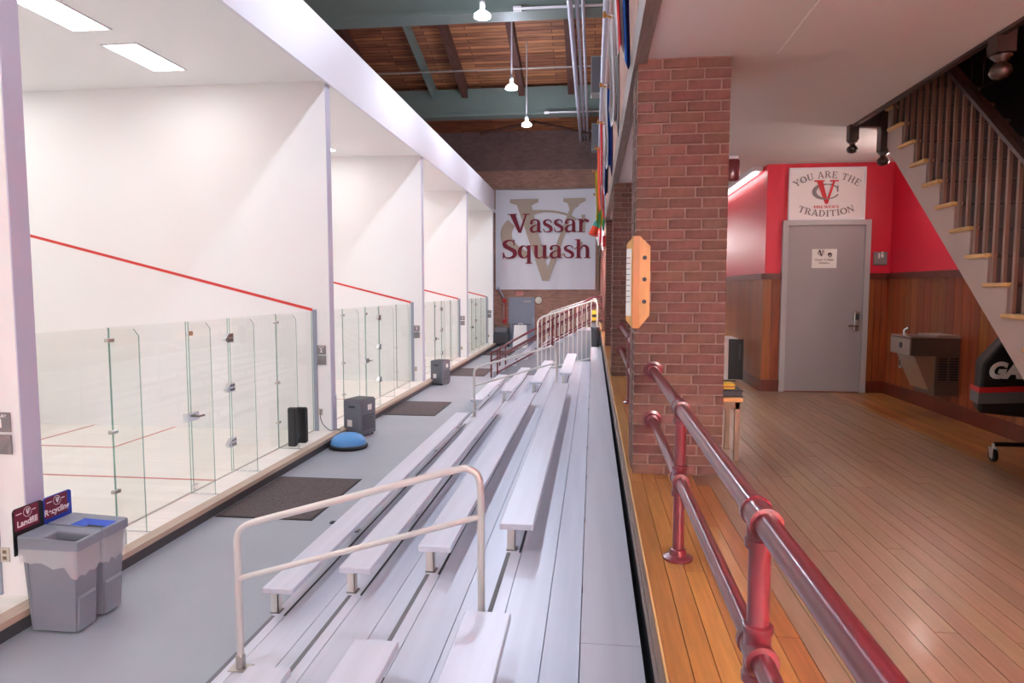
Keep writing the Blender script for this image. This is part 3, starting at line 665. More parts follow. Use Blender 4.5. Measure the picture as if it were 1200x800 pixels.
# banner
bn = thing('banner', 'large white Vassar Squash banner on the brick end wall', 'banner', (0, YE-.08, 0))
bx0, bx1, bz0, bz1 = -4.60, .10, 2.64, 7.30
mb = MB(); nx, nz = 60, 14
def bw(u, v): return .018*sin(u*31+2*v)*(1-v*.7)+.012*sin(u*13+1)
vs = []
for j in range(nz+1):
    for i in range(nx+1):
        u, v = i/nx, j/nz; vs.append((bx0+(bx1-bx0)*u+.0, bw(u, v)-.0, bz0+(bz1-bz0)*v+(.03*sin(u*pi)*-1 if j == nz else 0)))
mb.add(vs, [(j*(nx+1)+i, j*(nx+1)+i+1, (j+1)*(nx+1)+i+1, (j+1)*(nx+1)+i) for j in range(nz) for i in range(nx)])
mb.build('cloth', 'banner', bn, smooth='all')
MB().tube([(bx0-.05, .03, bz1+.02), (bx1+.05, .03, bz1+.02)], .025, 8).build('rod', 'conduit', bn)
PXM = (bx1-bx0)/670.0      # metres per pixel of the enlarged view
def bpt(px, py): return (bx0+(px-115)*PXM, YE-.14, bz1-(py-65)*(bz1-bz0)/680.0)
o_ = bpt(170, 685)
k1 = (bz1-bz0)/680.0
def bpoly(pts): return [((px-170)*PXM, (685-py)*k1) for px, py in pts]
glyph_obj([bpoly([(255,150),(352,150),(470,620),(432,685)]), bpoly([(432,685),(476,685),(640,200),(612,200),(465,600)]), bpoly([(595,150),(680,150),(640,205),(612,205)])]
          + [bpoly([(215,130),(405,130),(405,150),(365,170),(352,190),(275,190),(262,170),(215,155)]), bpoly([(570,128),(715,128),(715,150),(680,165),(660,190),(620,190),(605,165),(570,150)])],
          o_, UX, UZ, 1, 1, 0, 'print_tan', bn, 'emblem')
def cw(a): return (14+62*max(0, -cos(a))**1.2)*PXM
cpolys = []
for seg in ((radians(38), radians(112)), (radians(150), radians(244)), (radians(262), radians(300)), (radians(318), radians(340))):
    glyph_obj(ell((450-170)*PXM, (685-368)*k1, 262*PXM, 155*k1, seg[0], seg[1], cw, 24), (o_[0], o_[1]+.002, o_[2]), UX, UZ, 1, 1, 0, 'print_tan', bn, 'emblem')
glyph_obj([bpoly([(690, 240), (715, 240), (715, 345), (700, 345)])], (o_[0], o_[1]+.002, o_[2]), UX, UZ, 1, 1, 0, 'print_tan', bn, 'emblem')
word('Vassar', LOW, (205-115)*PXM, (742-115)*PXM, 0, 128*k1, (bx0, YE-.146, bpt(0, 357)[2]), UX, UZ, 'print_maroon', bn)
word('Squash', LOW, (160-115)*PXM, (758-115)*PXM, 0, 128*k1, (bx0, YE-.146, bpt(0, 532)[2]), UX, UZ, 'print_maroon', bn)

# ================================================================== BLEACHERS
BX = [-2.455, -1.82, -1.185, -.555]; BZ = [.33, .53, .73, .93]; TF = [-2.50, -1.87, -1.25, -.625]; TZ = [.11, .31, .51, .71]
def bleacher(lab, ya, yb, secs, aisles):
    t = thing('bleacher', lab, 'bleacher', (0, 0, 0))
    for r in range(4):
        x, z = BX[r], BZ[r]
        for (a, b) in secs:
            sp = MB().cbox(x-.127, x+.127, a, b, z-.05, z, .006).build('seat_plank', 'aluminium', t)
            B(TF[r]+.088, TF[r]+.106, a, b-.0, TZ[r], TZ[r]+.002).build('gap_shade', 'black', t)  # black strip painting the dark of the open gap between planks
            y = a+.07
            while y < b:
                pst = MB().box(x-.075, x-.015, y-.035, y-.029, TZ[r], z-.05).box(x-.021, x-.015, y-.035, y+.035, TZ[r], z-.05).build('support_post', 'aluminium_rail', t)
                B(x-.08, x+.0, y-.045, y+.045, TZ[r], TZ[r]+.006).build('foot', 'dark_steel', pst)
                y += 1.83 if y+1.83 < b-.3 or y > b-.2 else max(.3, b-.07-y)
        f = TF[r]; e = TF[r+1] if r < 3 else -.045; z = TZ[r]
        for (a, b) in ((f, f+.105), (f+.11, f+.365), (f+.37, e-.012)):
            B(a, b, ya, yb, z-.05, z).build('tread_plank', 'aluminium', t)
        # riser plate under the front edge and the next row
        B(f+.01, f+.02, ya, yb, max(.0, z-.2) if r else 0, z-.05).build('riser', 'aluminium', t)
        for (a, b) in aisles: B(f-.002, f+.028, a, b, z-.052, z+.002).build('nosing_strip', 'nosing', t)
    # top walkway plank
    ys = [ya, 2.92, yb] if ya < 2 < yb else [ya, yb]
    for a, b in zip(ys[:-1], ys[1:]): B(-.04, .222, a, b-.003, 1.08, 1.13).build('top_plank', 'aluminium', t)
    B(-.03, -.02, ya, yb, .7, 1.08).build('riser', 'aluminium', t)
    y = ya+.1
    while y < yb:
        B(-2.4, .2, y-.03, y+.03, 0, .05).build('floor_beam', 'dark_steel', t); B(.1, .2, y-.03, y+.03, .05, 1.08).build('rear_post', 'dark_steel', t); y += 1.83
    return t
bl = bleacher('long silver aluminium bleacher with plank seats beside the lounge edge', -1.5, 18.62, [(-1.5, 3.57), (4.97, 12.7), (14.25, 18.55)], [(3.6, 4.96), (12.72, 14.22)])
bl2 = bleacher('far silver bleacher section beyond the maroon stair railings', 23.1, 31.0, [(23.15, 30.9)], [])
def arc_pts(c, r, a0, a1, n=7): return [(c[0]+r*cos(a0+(a1-a0)*i/n), c[1]+r*sin(a0+(a1-a0)*i/n)) for i in range(n+1)]
def handrail(y, parent):
    sl = atan2(.41, 1.42); R = .1
    P = [(-2.36, .115), (-2.36, 1.0)]
    P += [(-2.345, 1.06), (-2.30, 1.105), (-2.22, 1.14), (-.86, 1.535), (-.79, 1.545), (-.73, 1.515), (-.705, 1.45), (-.70, 1.36), (-.70, .515)]
    Q = [P[0], P[1]]+[(q[0], q[1]) for q in catmull(P[1:5], 4)[1:]]+[(q[0], q[1]) for q in catmull(P[5:10], 4)]+[P[-1]]
    o = MB().tube([(x, y, z) for x, z in Q], .0235, 14).build('handrail', 'aluminium_rail', parent, smooth=True)
    MB().tube([(-2.36, y, .74), (-.70, y, 1.235)], .02, 12).build('mid_rail', 'aluminium_rail', o, smooth=True)
    for x, z in ((-2.36, .11), (-.70, .51)):
        MB().lathe([(.033, 0), (.033, .09), (.027, .1)], (x, y, z), n=14).build('socket', 'steel', o, smooth=True)
        B(x-.07, x+.07, y-.05, y+.05, z, z+.008).build('base_plate', 'steel', o)
handrail(4.22, bl); handrail(13.45, bl)
# end guard with balusters
def guard(y, lab, x0=-1.5, x1=.12, zt0=1.84, zt1=2.36, zb0=.42, zb1=1.2):
    o = thing('guard_rail', lab, 'railing', (0, 0, 0))
    lb = lambda x: .44+(x+1.49)*(.79-.44)/(1.49-.06)
    P = [(x0, 0), (x0, zt0-.1), (x0+.04, zt0), (x0+.14, zt0+.08), (x1-.12, zt1), (x1-.03, zt1-.04), (x1, zt1-.14), (x1, 0)]
    Q = [P[0]]+catmull(P[1:4], 4)+catmull(P[4:7], 4)+[P[7]]
    MB().tube([(x, y, z) for x, z in Q], .026, 10).build('frame', 'aluminium_rail', o, smooth=True)
    MB().tube([(x0, y, lb(x0)), (x1, y, lb(x1))], .022, 8).build('bottom_rail', 'aluminium_rail', o, smooth=True)
    x = x0+.11
    while x < x1-.05:
        zt = zt0+.08+(x-x0-.14)*(zt1-zt0-.08)/(x1-.12-x0-.14)
        MB().tube([(x, y, lb(x)), (x, y, min(zt, zt1))], .014, 6).build('baluster', 'aluminium_rail', o); x += .122
    return o
guard(18.7, 'grey metal guard with upright bars at the end of the long bleacher')
g2 = guard(22.9, 'grey metal guard with upright bars before the far bleacher section'); 
# stair up to the lounge level with maroon railings
st = thing('stair', 'grey steps rising from the hall floor to the lounge between maroon railings', 'stairs', (0, 0, 0))
for i in range(8): B(-3.0+i*.36, .2, 20.4, 22.2, i*.18 if i else .0, (i+1)*.18-.0).build('step', 'grey_floor', st)
def red_rail(y, lab):
    o = thing('stair_railing', lab, 'railing', (0, 0, 0))
    sl = lambda x, h: h+(x+3.04)*(2.43-.75)/3.04
    for h, r, nm in ((.75, .024, 'handrail'), (.50, .022, 'mid_rail'), (.44, .016, 'mid_rail'), (.06, .024, 'bottom_rail')):
        e = 0.0 if h == .75 else .28
        P = [(-3.04 if h > .4 else -2.88, y, sl(-3.04 if h > .4 else -2.88, h)), (0, y, sl(0, h))]+([(.29, y, sl(0, h))])
        MB().tube(P, r, 8).build(nm, 'maroon', o, smooth=True)
    for x, b in ((-3.04, 0), (-2.85, .02), (-1.2, .9), (.29, 1.2)):
        zt = sl(min(x, 0), .75); MB().tube([(x, y, max(0.0, zt-.85) if x > -2.9 else 0), (x, y, zt)], .026, 8).build('post', 'maroon', o)
    return o
red_rail(20.34, 'maroon pipe stair railing nearest the grey bar guard'); red_rail(22.26, 'maroon pipe stair railing on the far side of the steps')
o = thing('waste_bin', 'dark grey round bin standing at the end of the top bleacher plank', 'bin', (.07, 18.42, 1.131)); MB().lathe([(.10, 0), (.118, .48), (.125, .5), (.11, .5), (.1, .46)], n=18).build('body', 'charcoal', o, smooth=True); MB().lathe([(.122, .5), (.128, .53), (.09, .56)], n=18).build('lid', 'charcoal', o, smooth=True)
o = thing('notice', 'small yellow notice hanging on the maroon railing above the grey bin', 'sign', (.05, 20.27, 1.9)); B(-.08, .08, -.006, .006, -.15, .15).build('sheet', 'yellow', o); B(-.07, .07, -.009, -.006, -.05, .03).build('print', 'print_dark', o)

# ================================================================== MAROON PIPE RAIL
def pipe_rail(y0, y1, posts, lab, flange_ends):
    t = thing('pipe_railing', lab, 'railing', (0, 0, 0)); X = .40; ZH, ZM = ZW+.70, ZW+.37
    for z_, r in ((ZH, .029), (ZM, .026)):
        MB().tube([(X, y0, z_), (X, y1, z_)], r, 18).build('top_rail' if z_ == ZH else 'lower_rail', 'maroon', t, smooth=True)
        for ye, d in flange_ends:
            MB().lathe([(.062, 0), (.062, d*.012), (.045, d*.016), (.042, d*.05), (.03, d*.055)], (X, ye, z_), 'y', 20).build('wall_flange', 'maroon', t, smooth=True)
    for y in posts:
        p = MB().tube([(X, y, ZW), (X, y, ZH)], .026, 18).build('post', 'maroon', t, smooth=True)
        MB().lathe([(.068, 0), (.068, .01), (.055, .015), (.04, .02), (.036, .045), (.028, .05)], (X, y, ZW), n=20).build('base_flange', 'maroon', p, smooth=True)
        for z_ in (ZH, ZM):
            MB().lathe([(.030, -.06), (.039, -.058), (.039, -.04), (.034, -.035), (.036, 0), (.034, .035), (.039, .04), (.039, .058), (.030, .06)], (X, y, z_), 'y', 20).build('coupling', 'maroon', p, smooth=True)
            MB().lathe([(.028, -.075), (.036, -.072), (.036, -.052), (.032, -.048), (.032, 0)], (X, y, z_), n=20).build('collar', 'maroon', p, smooth=True)
        MB().lathe([(.032, 0), (.032, .045), (.036, .05), (.036, .066), (.028, .07)], (X, y, ZM), n=20).build('collar', 'maroon', p, smooth=True)
pipe_rail(-2, 4.576, (1.64, 3.13), 'maroon pipe railing along the lounge edge ending at the pillar with the wooden board', [(4.576, -1)])
pipe_rail(4.576+PD, 9.76, (7.45,), 'maroon pipe railing between the first and second brick pillars', [(4.576+PD, 1), (9.76, -1)])
pipe_rail(9.76+PD, 14.95, (12.7,), 'maroon pipe railing between the second and third brick pillars', [(9.76+PD, 1), (14.95, -1)])
pipe_rail(14.95+PD, 20.14, (17.8,), 'maroon pipe railing between the third and fourth brick pillars', [(20.14, -1)])

# board on the near pillar corner
wb = thing('wall_board', 'honey wood corner board with three black holes on the near brick pillar', 'board', (.27, 4.576, 2.73))
MB().prism([(.026, -.30), (.03, -.30), (.098, -.215), (.098, .235), (.03, .30), (.026, .30)], -.035, -.004, 'y').build('front_board', 'gold_wood', wb)
def slab(A, Bp, za, zb, th, name, m, par):      # upright slab between two plan points, za/zb half heights at each end
    d = Vector((Bp[0]-A[0], Bp[1]-A[1])); n_ = Vector((d.y, -d.x)).normalized()*-th
    P = [(A[0], A[1], -za), (Bp[0], Bp[1], -zb), (Bp[0], Bp[1], zb), (A[0], A[1], za)]
    Q = [(p[0]+n_.x, p[1]+n_.y, p[2]) for p in P]
    return MB().add(P+Q, [(0,1,2,3),(4,7,6,5),(0,4,5,1),(1,5,6,2),(2,6,7,3),(3,7,4,0)]).build(name, m, par)
slab((-.052, .03), (-.012, -.048), .25, .30, .02, 'side_board', 'gold_wood', wb)
slab((-.012, -.048), (.028, -.042), .30, .30, .03, 'corner_post', 'gold_dark', wb)
for z_ in (.16, .02, -.125): MB().lathe([(.014, 0), (.014, -.006)], (.062, -.034, z_), 'y', 14).build('hole', 'black', wb)
lb = slab((-.050, .022), (-.022, -.033), .22, .22, -.003, 'label', 'paper', wb)
for i in range(9): 
    q = slab((-.0515, .010), (-.029, -.033), .0025, .0025, -.003, 'print', 'print_grey', lb); q.location = (0, 0, .16-.036*i)

# ================================================================== THINGS ON THE HALL FLOOR
for (x0, x1, y0, y1, lab) in ((-4.42, -3.22, 7.42, 9.15, 'dark carpet mat on the hall floor before the first court'), (-4.42, -3.3, 14.0, 15.77, 'dark carpet mat before the second court, past the blue balance dome'), (-4.42, -3.3, 20.6, 22.6, 'dark carpet mat before the third court door'), (-4.42, -3.3, 27.2, 29.2, 'dark carpet mat before the fourth court, farthest along the ledge')):
    o = thing('floor_mat', lab, 'mat', (0, 0, 0)); B(x0, x1, y0, y1, 0, .008).build('edge', 'black', o); B(x0+.025, x1-.025, y0+.025, y1-.025, .008, .013).build('pile', 'mat_carpet', o)
B(-2.98, -2.9, 7.35, 7.42, 0, .012).build('tape_mark', 'tape_dark', label='tiny dark scrap lying on the grey floor by the first mat', cat='scrap')
o = thing('balance_dome', 'blue half-ball balance trainer on the hall floor by the ledge', 'balance ball', (-4.1, 11.02, 0))
MB().lathe([(.31, 0), (.325, .02), (.325, .05), (.31, .06)], n=32).build('base', 'black', o, smooth=True)
MB().lathe([(.30, .055), (.297, .09), (.275, .15), (.23, .20), (.15, .238), (.06, .252), (.001, .254)], n=32).build('dome', 'bosu_blue', o, smooth='all')
MB().lathe([(.299, .068), (.302, .073), (.299, .078)], n=32).build('seam', 'unit_grey', o)
def purifier(x, y, lab):
    o = thing('air_cleaner', lab, 'appliance', (x, y, 0), 'grey box appliances by the ledge', rotz=radians(-16)); a, b, h = .19, .24, .68
    MB().cbox(-a, a, -b, b, .035, h, .025).build('case', 'unit_grey', o, smooth=True); B(-a+.02, a-.02, -b+.02, b-.02, h, h+.008).build('top_panel', 'charcoal', o)
    B(-.07, .07, -b-.004, -b, h-.14, h-.1).build('grip', 'charcoal', o); B(-.1, -.0, -b-.004, -b, .2, .32).build('label', 'paper', o)
    B(a, a+.004, -.02, .1, h-.2, h-.1).build('label', 'paper', o); mb = MB()
    for i in range(7): mb.box(a, a+.003, -.18, .18, .14+i*.04, .155+i*.04)
    mb.build('grille', 'charcoal', o)
    for sx in (-1, 1):
        for sy in (-1, 1): MB().lathe([(.02, 0), (.02, .04)], (sx*(a-.05), sy*(b-.05), 0), n=10).build('foot', 'black', o)
purifier(-4.24, 12.0, 'grey box appliance on the floor beside the blue balance dome'); purifier(-4.25, 18.75, 'grey box appliance on the floor beside the third partition wall')
MB().tube(catmull([(-4.78, 11.53, .55), (-4.77, 11.46, .42), (-4.68, 11.38, .3), (-4.56, 11.4, .2), (-4.47, 11.55, .19), (-4.40, 11.62, .01)], 5), .008, 6).build('power_cord', 'unit_grey', label='thin grey power cord hanging from the outlet near the blue dome', cat='cord', smooth=True)
for (x0, x1, y, h, m, lab) in ((-4.845, -4.72, 10.36, .62, 'charcoal', 'slim grey upright block on the ledge, in front of the black one'), (-4.83, -4.66, 10.62, .58, 'black', 'slim black upright block on the ledge beside the glass fin')):
    o = thing('foam_block', lab, 'block', (0, 0, 0)); MB().cbox(x0, x1, y-.05, y+.05, ZC, ZC+h, .012).build('body', m, o); MB().cbox(x1-.012, x1+.004, y-.045, y+.045, ZC+.02, ZC+h-.02, .004).build('edge_strip', 'black', o); B(x0+.01, x1-.01, y-.04, y+.04, ZC+h, ZC+h+.004).build('cap', 'black', o)
# court number plaques and outlets
NUM = ['', 'one', 'two', 'three', 'four', 'five']
WHERE = ['', 'beside the trash bins', 'above the blue balance dome', 'beside the second grey appliance', 'between the third and fourth courts', 'nearest the brick end wall']
for i, y in enumerate(WY):
    if i == 0: continue
    for z_, lab in ((1.61, 'square grey plaque numbered %s on the partition wall' % NUM[i]), (1.425, 'grey rules plaque just below the plaque numbered %s' % NUM[i])):
        o = thing('court_plaque', lab, 'plaque', (-4.76, y-.012, z_)); MB().cbox(-.082, .082, -.006, .01, -.08, .08, .004).build('plate', 'plaque', o)
        if z_ > 1.5:
            text_obj(str(i), .095, (-4.76, y-.02, z_-.012), UX, UZ, 'print_white', o, bold=.003); text_obj('COURT', .032, (-4.76, y-.02, z_+.05), UX, UZ, 'print_white', o, bold=.0006)
        else:
            mb = MB()
            for q in range(4): mb.box(-.06, .06, -.0075, -.006, .045-.028*q, .052-.028*q)
            mb.build('lettering', 'print_grey', o)
    o = thing('outlet', 'small beige wall outlet low on the partition wall ' + WHERE[i], 'outlet', (-4.80, y-.006, .50)); MB().cbox(-.04, .04, -.006, .006, -.06, .06, .003).build('plate', 'outlet', o)
    for z_ in (-.025, .025): B(-.016, .016, -.009, -.006, z_-.014, z_+.014).build('socket', 'brown_metal', o)

# trash bins
def trash_bin(y, word_, side, lab, lidm, back):
    o = thing('trash_bin', lab, 'bin', (-4.15, y, 0)); H = .70
    def ring(x0, x1, hy, z): return [(x0, -hy, z), (x1, -hy, z), (x1, hy, z), (x0, hy, z)]
    lv = [ring(-.20, .17, .105, .02), ring(-.235, .215, .125, H)]
    vs = lv[0]+lv[1]
    MB().add(vs, [(3,2,1,0), (0,1,5,4), (1,2,6,5), (2,3,7,6), (3,0,4,7)]).build('body', 'grey_plastic', o)
    for x in (-.165, ):
        MB().add([(x-.03, -.108, .02), (x-.015, -.108, .02), (x-.028, -.133, H-.06), (x-.05, -.133, H-.06), (x-.03, -.104, .02), (x-.015, -.104, .02), (x-.028, -.122, H-.06), (x-.05, -.122, H-.06)], [(0,1,2,3),(0,4,5,1),(1,5,6,2),(2,6,7,3),(3,7,4,0)]).build('rib', 'grey_plastic', o)
    MB().add([(.172, -.09, .02), (.172, .09, .02), (.192, .095, .30), (.192, -.095, .30), (.186, -.09, .02), (.186, .09, .02), (.206, .09, .28), (.206, -.09, .28)], [(4,5,6,7),(0,1,5,4),(1,2,6,5),(2,3,7,6),(3,0,4,7)]).build('foot_panel', 'grey_plastic', o)
    # liner overhanging the rim
    rr = random.Random(word_); mb = MB(); P = []
    for (xa, ya_, xb, yb_) in ((-.25, -.135, .225, -.135), (.225, -.135, .225, .135), (.225, .135, -.25, .135)):
        for i in range(10): P.append((xa+(xb-xa)*i/10, ya_+(yb_-ya_)*i/10))
    P.append((-.25, .135)); vs = []
    for i, (x, yy) in enumerate(P):
        drop = .12+.05*rr.random()+(.09 if .15 < x else 0)*(1 if yy < .1 else .4); k_ = 1+.03*rr.random()
        vs += [(x*1.0, yy*1.0, H+.01), (x*k_, yy*(1+.1*rr.random()), H-drop*.5), (x*(.99+.03*rr.random()), yy*(1+.06*rr.random()), H-drop)]
    mb.add(vs, [(3*i+a, 3*(i+1)+a, 3*(i+1)+a+1, 3*i+a+1) for i in range(len(P)-1) for a in (0, 1)]); mb.build('liner', 'film', o, smooth='all')
    # lid: frame with sloping faces round an opening
    x0, x1, hy = -.262, .252, .14
    V_ = [(x0,-hy,H-.02),(x1,-hy,H-.02),(x1,hy,H-.02),(x0,hy,H-.02),(x0,-hy,H+.085),(x1,-hy,H+.06),(x1,hy,H+.06),(x0,hy,H+.085),
          (x0+.16,-hy+.06,H+.05),(x1-.07,-hy+.06,H+.035),(x1-.07,hy-.06,H+.035),(x0+.16,hy-.06,H+.05),
          (x0+.16,-hy+.06,H-.02),(x1-.07,-hy+.06,H-.02),(x1-.07,hy-.06,H-.02),(x0+.16,hy-.06,H-.02)]
    F_ = [(0,1,5,4),(1,2,6,5),(2,3,7,6),(3,0,4,7),(4,5,9,8),(5,6,10,9),(6,7,11,10),(7,4,8,11),(8,9,13,12),(9,10,14,13),(10,11,15,14),(11,8,12,15)]
    l_ = MB().add(V_, F_).build('lid', 'grey_plastic', o)
    bv = l_.modifiers.new('bevel', 'BEVEL'); bv.width = .014; bv.segments = 2; bv.limit_method = 'ANGLE'
    if lidm == 'blue':
        MB().add([(x0+.155,-hy+.055,H+.052),(x1-.06,-hy+.055,H+.04),(x1-.06,hy-.055,H+.04),(x0+.155,hy-.055,H+.052),(x0+.23,-.02,H+.02),(x1-.13,-.02,H+.012),(x1-.13,.03,H+.012),(x0+.23,.03,H+.02)],
                 [(0,1,5,4),(1,2,6,5),(2,3,7,6),(3,0,4,7)]).build('slot_plate', 'blue_plastic', o)
        B(x0+.23, x1-.13, -.02, .03, H+.0, H+.012).build('slot', 'black', o)
    else:
        mb = MB(); vs = []
        for i in range(9):
            for j in range(5): vs.append((x0+.16+(x1-x0-.23)*i/8, -hy+.06+(2*hy-.12)*j/4, H-.07-.08*sin(pi*i/8)*sin(pi*j/4)+.018*rr.random()))
        mb.add(vs, [(i*5+j, (i+1)*5+j, (i+1)*5+j+1, i*5+j+1) for i in range(8) for j in range(4)]); mb.build('bag', 'black', o, smooth='all')
    # sign panel standing at the wall end
    xs = x0-.012; wS = .145; z0, z1 = H-.08, H+.285
    def rrect(hw, za, zb, r): return [(-hw, za), (hw, za)]+[(hw-r+r*cos(a), zb-r+r*sin(a)) for a in [i*pi/8 for i in range(5)]]+[(-hw+r-r*sin(a), zb-r+r*cos(a)) for a in [i*pi/8 for i in range(5)]]
    sgn = MB().prism(rrect(wS, z0, z1, .03), xs-.012, xs, 'x').build('sign_panel', back, o)
    MB().prism(rrect(wS-.0, H+.085, z1, .03)[:-5]+[(-wS+.0, z1)] if False else [(-wS+.006, H+.11), (wS-.05, H+.11), (wS-.05, z1-.006), (-wS+.02, z1-.006), (-wS+.006, z1-.02)], xs, xs+.003, 'x').build('sign_face', 'sign_maroon', o)
    Uy = Vector((0, 1, 0)); X_ = -4.15+xs+.006
    # reading direction: the face is seen from +x, so y runs to the right
    text_obj(word_, .07, (X_, y-.022, H+.158), Uy, UZ, 'print_white', o, bold=.002)
    glyph_obj(ell(.5,.5,.46,.46,0,2*pi,lambda a:.06)+rect(.3,.62,.46,.82)+rect(.54,.62,.7,.82)+[[(.3,.5),(.7,.5),(.5,.2)]]+ribbon2([(.3,.55,.1),(.7,.55,.1)],0), (X_, y-.022-.04, H+.198), Uy, UZ, .08, 1, 0, 'print_white', o, 'emblem')
    glyph_obj(rect(-.105,0,-.05,.008)+rect(.05,0,.085,.008), (X_, y-.022, H+.236), Uy, UZ, 1, 1, 0, 'print_white', o, 'emblem')
    return o
trash_bin(4.80, 'Landfill', 0, 'grey slim trash bin with a black-backed Landfill sign', 'open', 'black')
trash_bin(5.10, 'Recycling', 0, 'grey slim bin with blue slot lid and Recycling sign', 'blue', 'sign_blue')

# ================================================================== STAIRCASE (right)
XS = 2.60; RISE, RUN = .196, .2306; Y0, Z0 = 6.51, 4.10      # far end and height of the top visible tread
sc = thing('staircase', 'timber staircase with balusters climbing through the lounge ceiling', 'staircase', (0, 0, 0))
prof = []; n0, n1 = -2, 12      # tread index: -2 is the landing, growing towards the viewer
def ty(i): return Y0-RUN*i
def tz(i): return Z0-RISE*i
top = []
for i in range(n0, n1+1):
    top += [(ty(i), tz(i)-.03), (ty(i)-RUN, tz(i)-.03)]
top.append((ty(n1)-RUN, ZW)); yb_ = ty(n1)-RUN+.0
low_line = lambda y: Z0-(Y0-y)*RISE/RUN-.21
yfoot = Y0-(Z0-.21-ZW)/(RISE/RUN)
poly = top+[(yfoot, ZW), (ty(n0), low_line(ty(n0)))]
MB().prism(poly, XS, XS+.03, 'x').build('stringer', 'stringer', sc)
MB().add([(XS+.03, yfoot, ZW), (XR-.03, yfoot, ZW), (XR-.03, ty(n0), low_line(ty(n0))), (XS+.03, ty(n0), low_line(ty(n0)))], [(0, 1, 2, 3)]).build('soffit', 'stringer', sc)
MB().tube([(XS+.015, yfoot, ZW+.012), (XS+.015, ty(n0), low_line(ty(n0))+.0)], .012, 6).build('bead', 'tread', sc)
for i in range(n0, n1+1):
    tr_ = MB().cbox(XS+.045, XR-.03, ty(i)-RUN-.03, ty(i)+.004, tz(i)-.03, tz(i), .008).build('tread', 'dark_wood', sc); MB().cbox(XS-.035, XS+.045, ty(i)-RUN-.03, ty(i)+.004, tz(i)-.03, tz(i), .008).build('end_nosing', 'tread', tr_)
    B(XS+.03, XR-.03, ty(i)-RUN, ty(i)-RUN+.02, tz(i)-RISE, tz(i)-.03).build('riser', 'dark_wood', sc)
hz = lambda y: 4.33-(5.54-y)*RISE/RUN      # handrail height line
for i in range(n0+1, n1+1):
    for f in (.16, .66):
        y = ty(i)-RUN*f-.02; zt = hz(y)-.02
        if zt > 5.3: continue
        B(XS-.004, XS+.018, y-.012, y+.012, tz(i), zt).build('baluster', 'baluster', sc)
def hr_sec(y): return [(XS-.03, y, hz(y)-.03), (XS+.044, y, hz(y)-.03), (XS+.05, y, hz(y)+.01), (XS+.03, y, hz(y)+.035), (XS-.016, y, hz(y)+.035), (XS-.036, y, hz(y)+.01)]
a_, b_ = hr_sec(6.6), hr_sec(ty(n1)-RUN)
MB().add(a_+b_, [tuple(range(6))[::-1], tuple(range(6, 12))]+[(i, (i+1)%6, 6+(i+1)%6, 6+i) for i in range(6)]).build('handrail', 'dark_wood', sc)
def finial(x, y, ztop, parent, s=1.0, post=0):
    p = MB().box(x-.045*s, x+.045*s, y-.045*s, y+.045*s, ztop-.13*s, ztop+post).build('newel_post', 'dark_wood', parent)
    MB().lathe([(.044*s, 0), (.052*s, -.012*s), (.03*s, -.03*s), (.026*s, -.045*s), (.048*s, -.065*s), (.054*s, -.09*s), (.04*s, -.115*s), (.012*s, -.125*s)], (x, y, ztop-.13*s), n=16).build('drop_finial', 'dark_wood', p, smooth='all')
finial(XS-.01, 6.62, 4.05, sc, 1.0, 1.2)
# stairwell opening: dark casing round the hole, upper balustrade newels, upper walls
wl = thing('stairwell_casing', 'dark timber casing and drop finials round the stairwell opening', 'casing', (0, 0, 0), kind='structure')
B(XO-.02, XO+.02, 1.6, YO+.04, ZL-.02, ZL+.3).build('side_casing', 'dark_wood', wl); B(XO-.02, XS-.05, YO-.02, YO+.04, ZL-.02, ZL+.3).build('end_casing', 'dark_wood', wl)
finial(XO-.0, YO, ZL-.02, wl, .9, .6); finial(XO+.03, 4.40, ZL+.04, wl, 1.15, 1.2)
struct('wall_stair', B(XR-.03, XR, 1.6, YO+.3, ZT+.08, ZL+.3), 'stair_shade', 'inner wall of the staircase, stairwell shade painted as dark colour', 'wall')
w4 = struct('wall_stair_upper', B(XR-.02, XR+.15, 1.6, 9.2, ZL+.3, 7.2), 'dark_wood', 'dark boarded wall above the staircase', 'wall')
y = 1.7
while y < 9.0: B(XR-.035, XR-.02, y, y+.19, ZL+.32, 7.2).build('wall_board', 'dark_wood', w4); y += .2
struct('wall_stair_end', B(.5, XR, 9.0, 9.15, ZL+.14, 7.2), 'upper_paint', 'grey upper wall seen through the stairwell', 'wall')
struct('ceiling_upper', B(.5, XR+.2, YN, 9.2, 7.2, 7.3), 'upper_paint', 'ceiling of the upper floor over the stairwell', 'ceiling')
struct('wall_upper_right', B(XR, XR+.15, YN, 1.6, ZL, 7.2), 'upper_paint', 'upper floor wall beyond the stairwell', 'wall')

# ================================================================== LOUNGE THINGS
df = thing('drinking_fountain', 'steel drinking fountain on the brown wainscot', 'fountain', (XR-.022, 7.08, 2.22))
MB().cbox(-.44, -.0, -.21, .21, -.17, -.0, .008).build('basin_body', 'dark_steel', df)
B(-.452, -.440, -.21, .21, -.165, -.01).build('front_panel', 'steel', df); MB().lathe([(.03, 0), (.03, -.006)], (-.452, -.02, -.08), 'x', 16).build('push_button', 'charcoal', df)
mb = MB().box(-.45, -.0, -.215, -.195, -.0, .015).box(-.45, -.0, .195, .215, -.0, .015).box(-.45, -.43, -.195, .195, -.0, .012).box(-.2, -.0, -.195, .195, 0, .028); mb.build('rim', 'steel', df)
MB().prism([(-.40, -.17), (-.20, -.17), (-.10, -.50), (-.26, -.50)], -.19, .19, 'y').build('skirt', 'steel', df)
B(-.21, 0, -.205, .205, -.55, -.16).build('cooler_case', 'dark_steel', df)
for x in (-.185, -.085):
    for i in range(9): B(x, x+.075, -.2085, -.205, -.20-i*.025, -.187-i*.025).build('louvre', 'black', df)
MB().tube([(-.36, .12, .0), (-.36, .12, .06), (-.34, .08, .085)], .014, 8).build('spout', 'chrome', df, smooth=True)
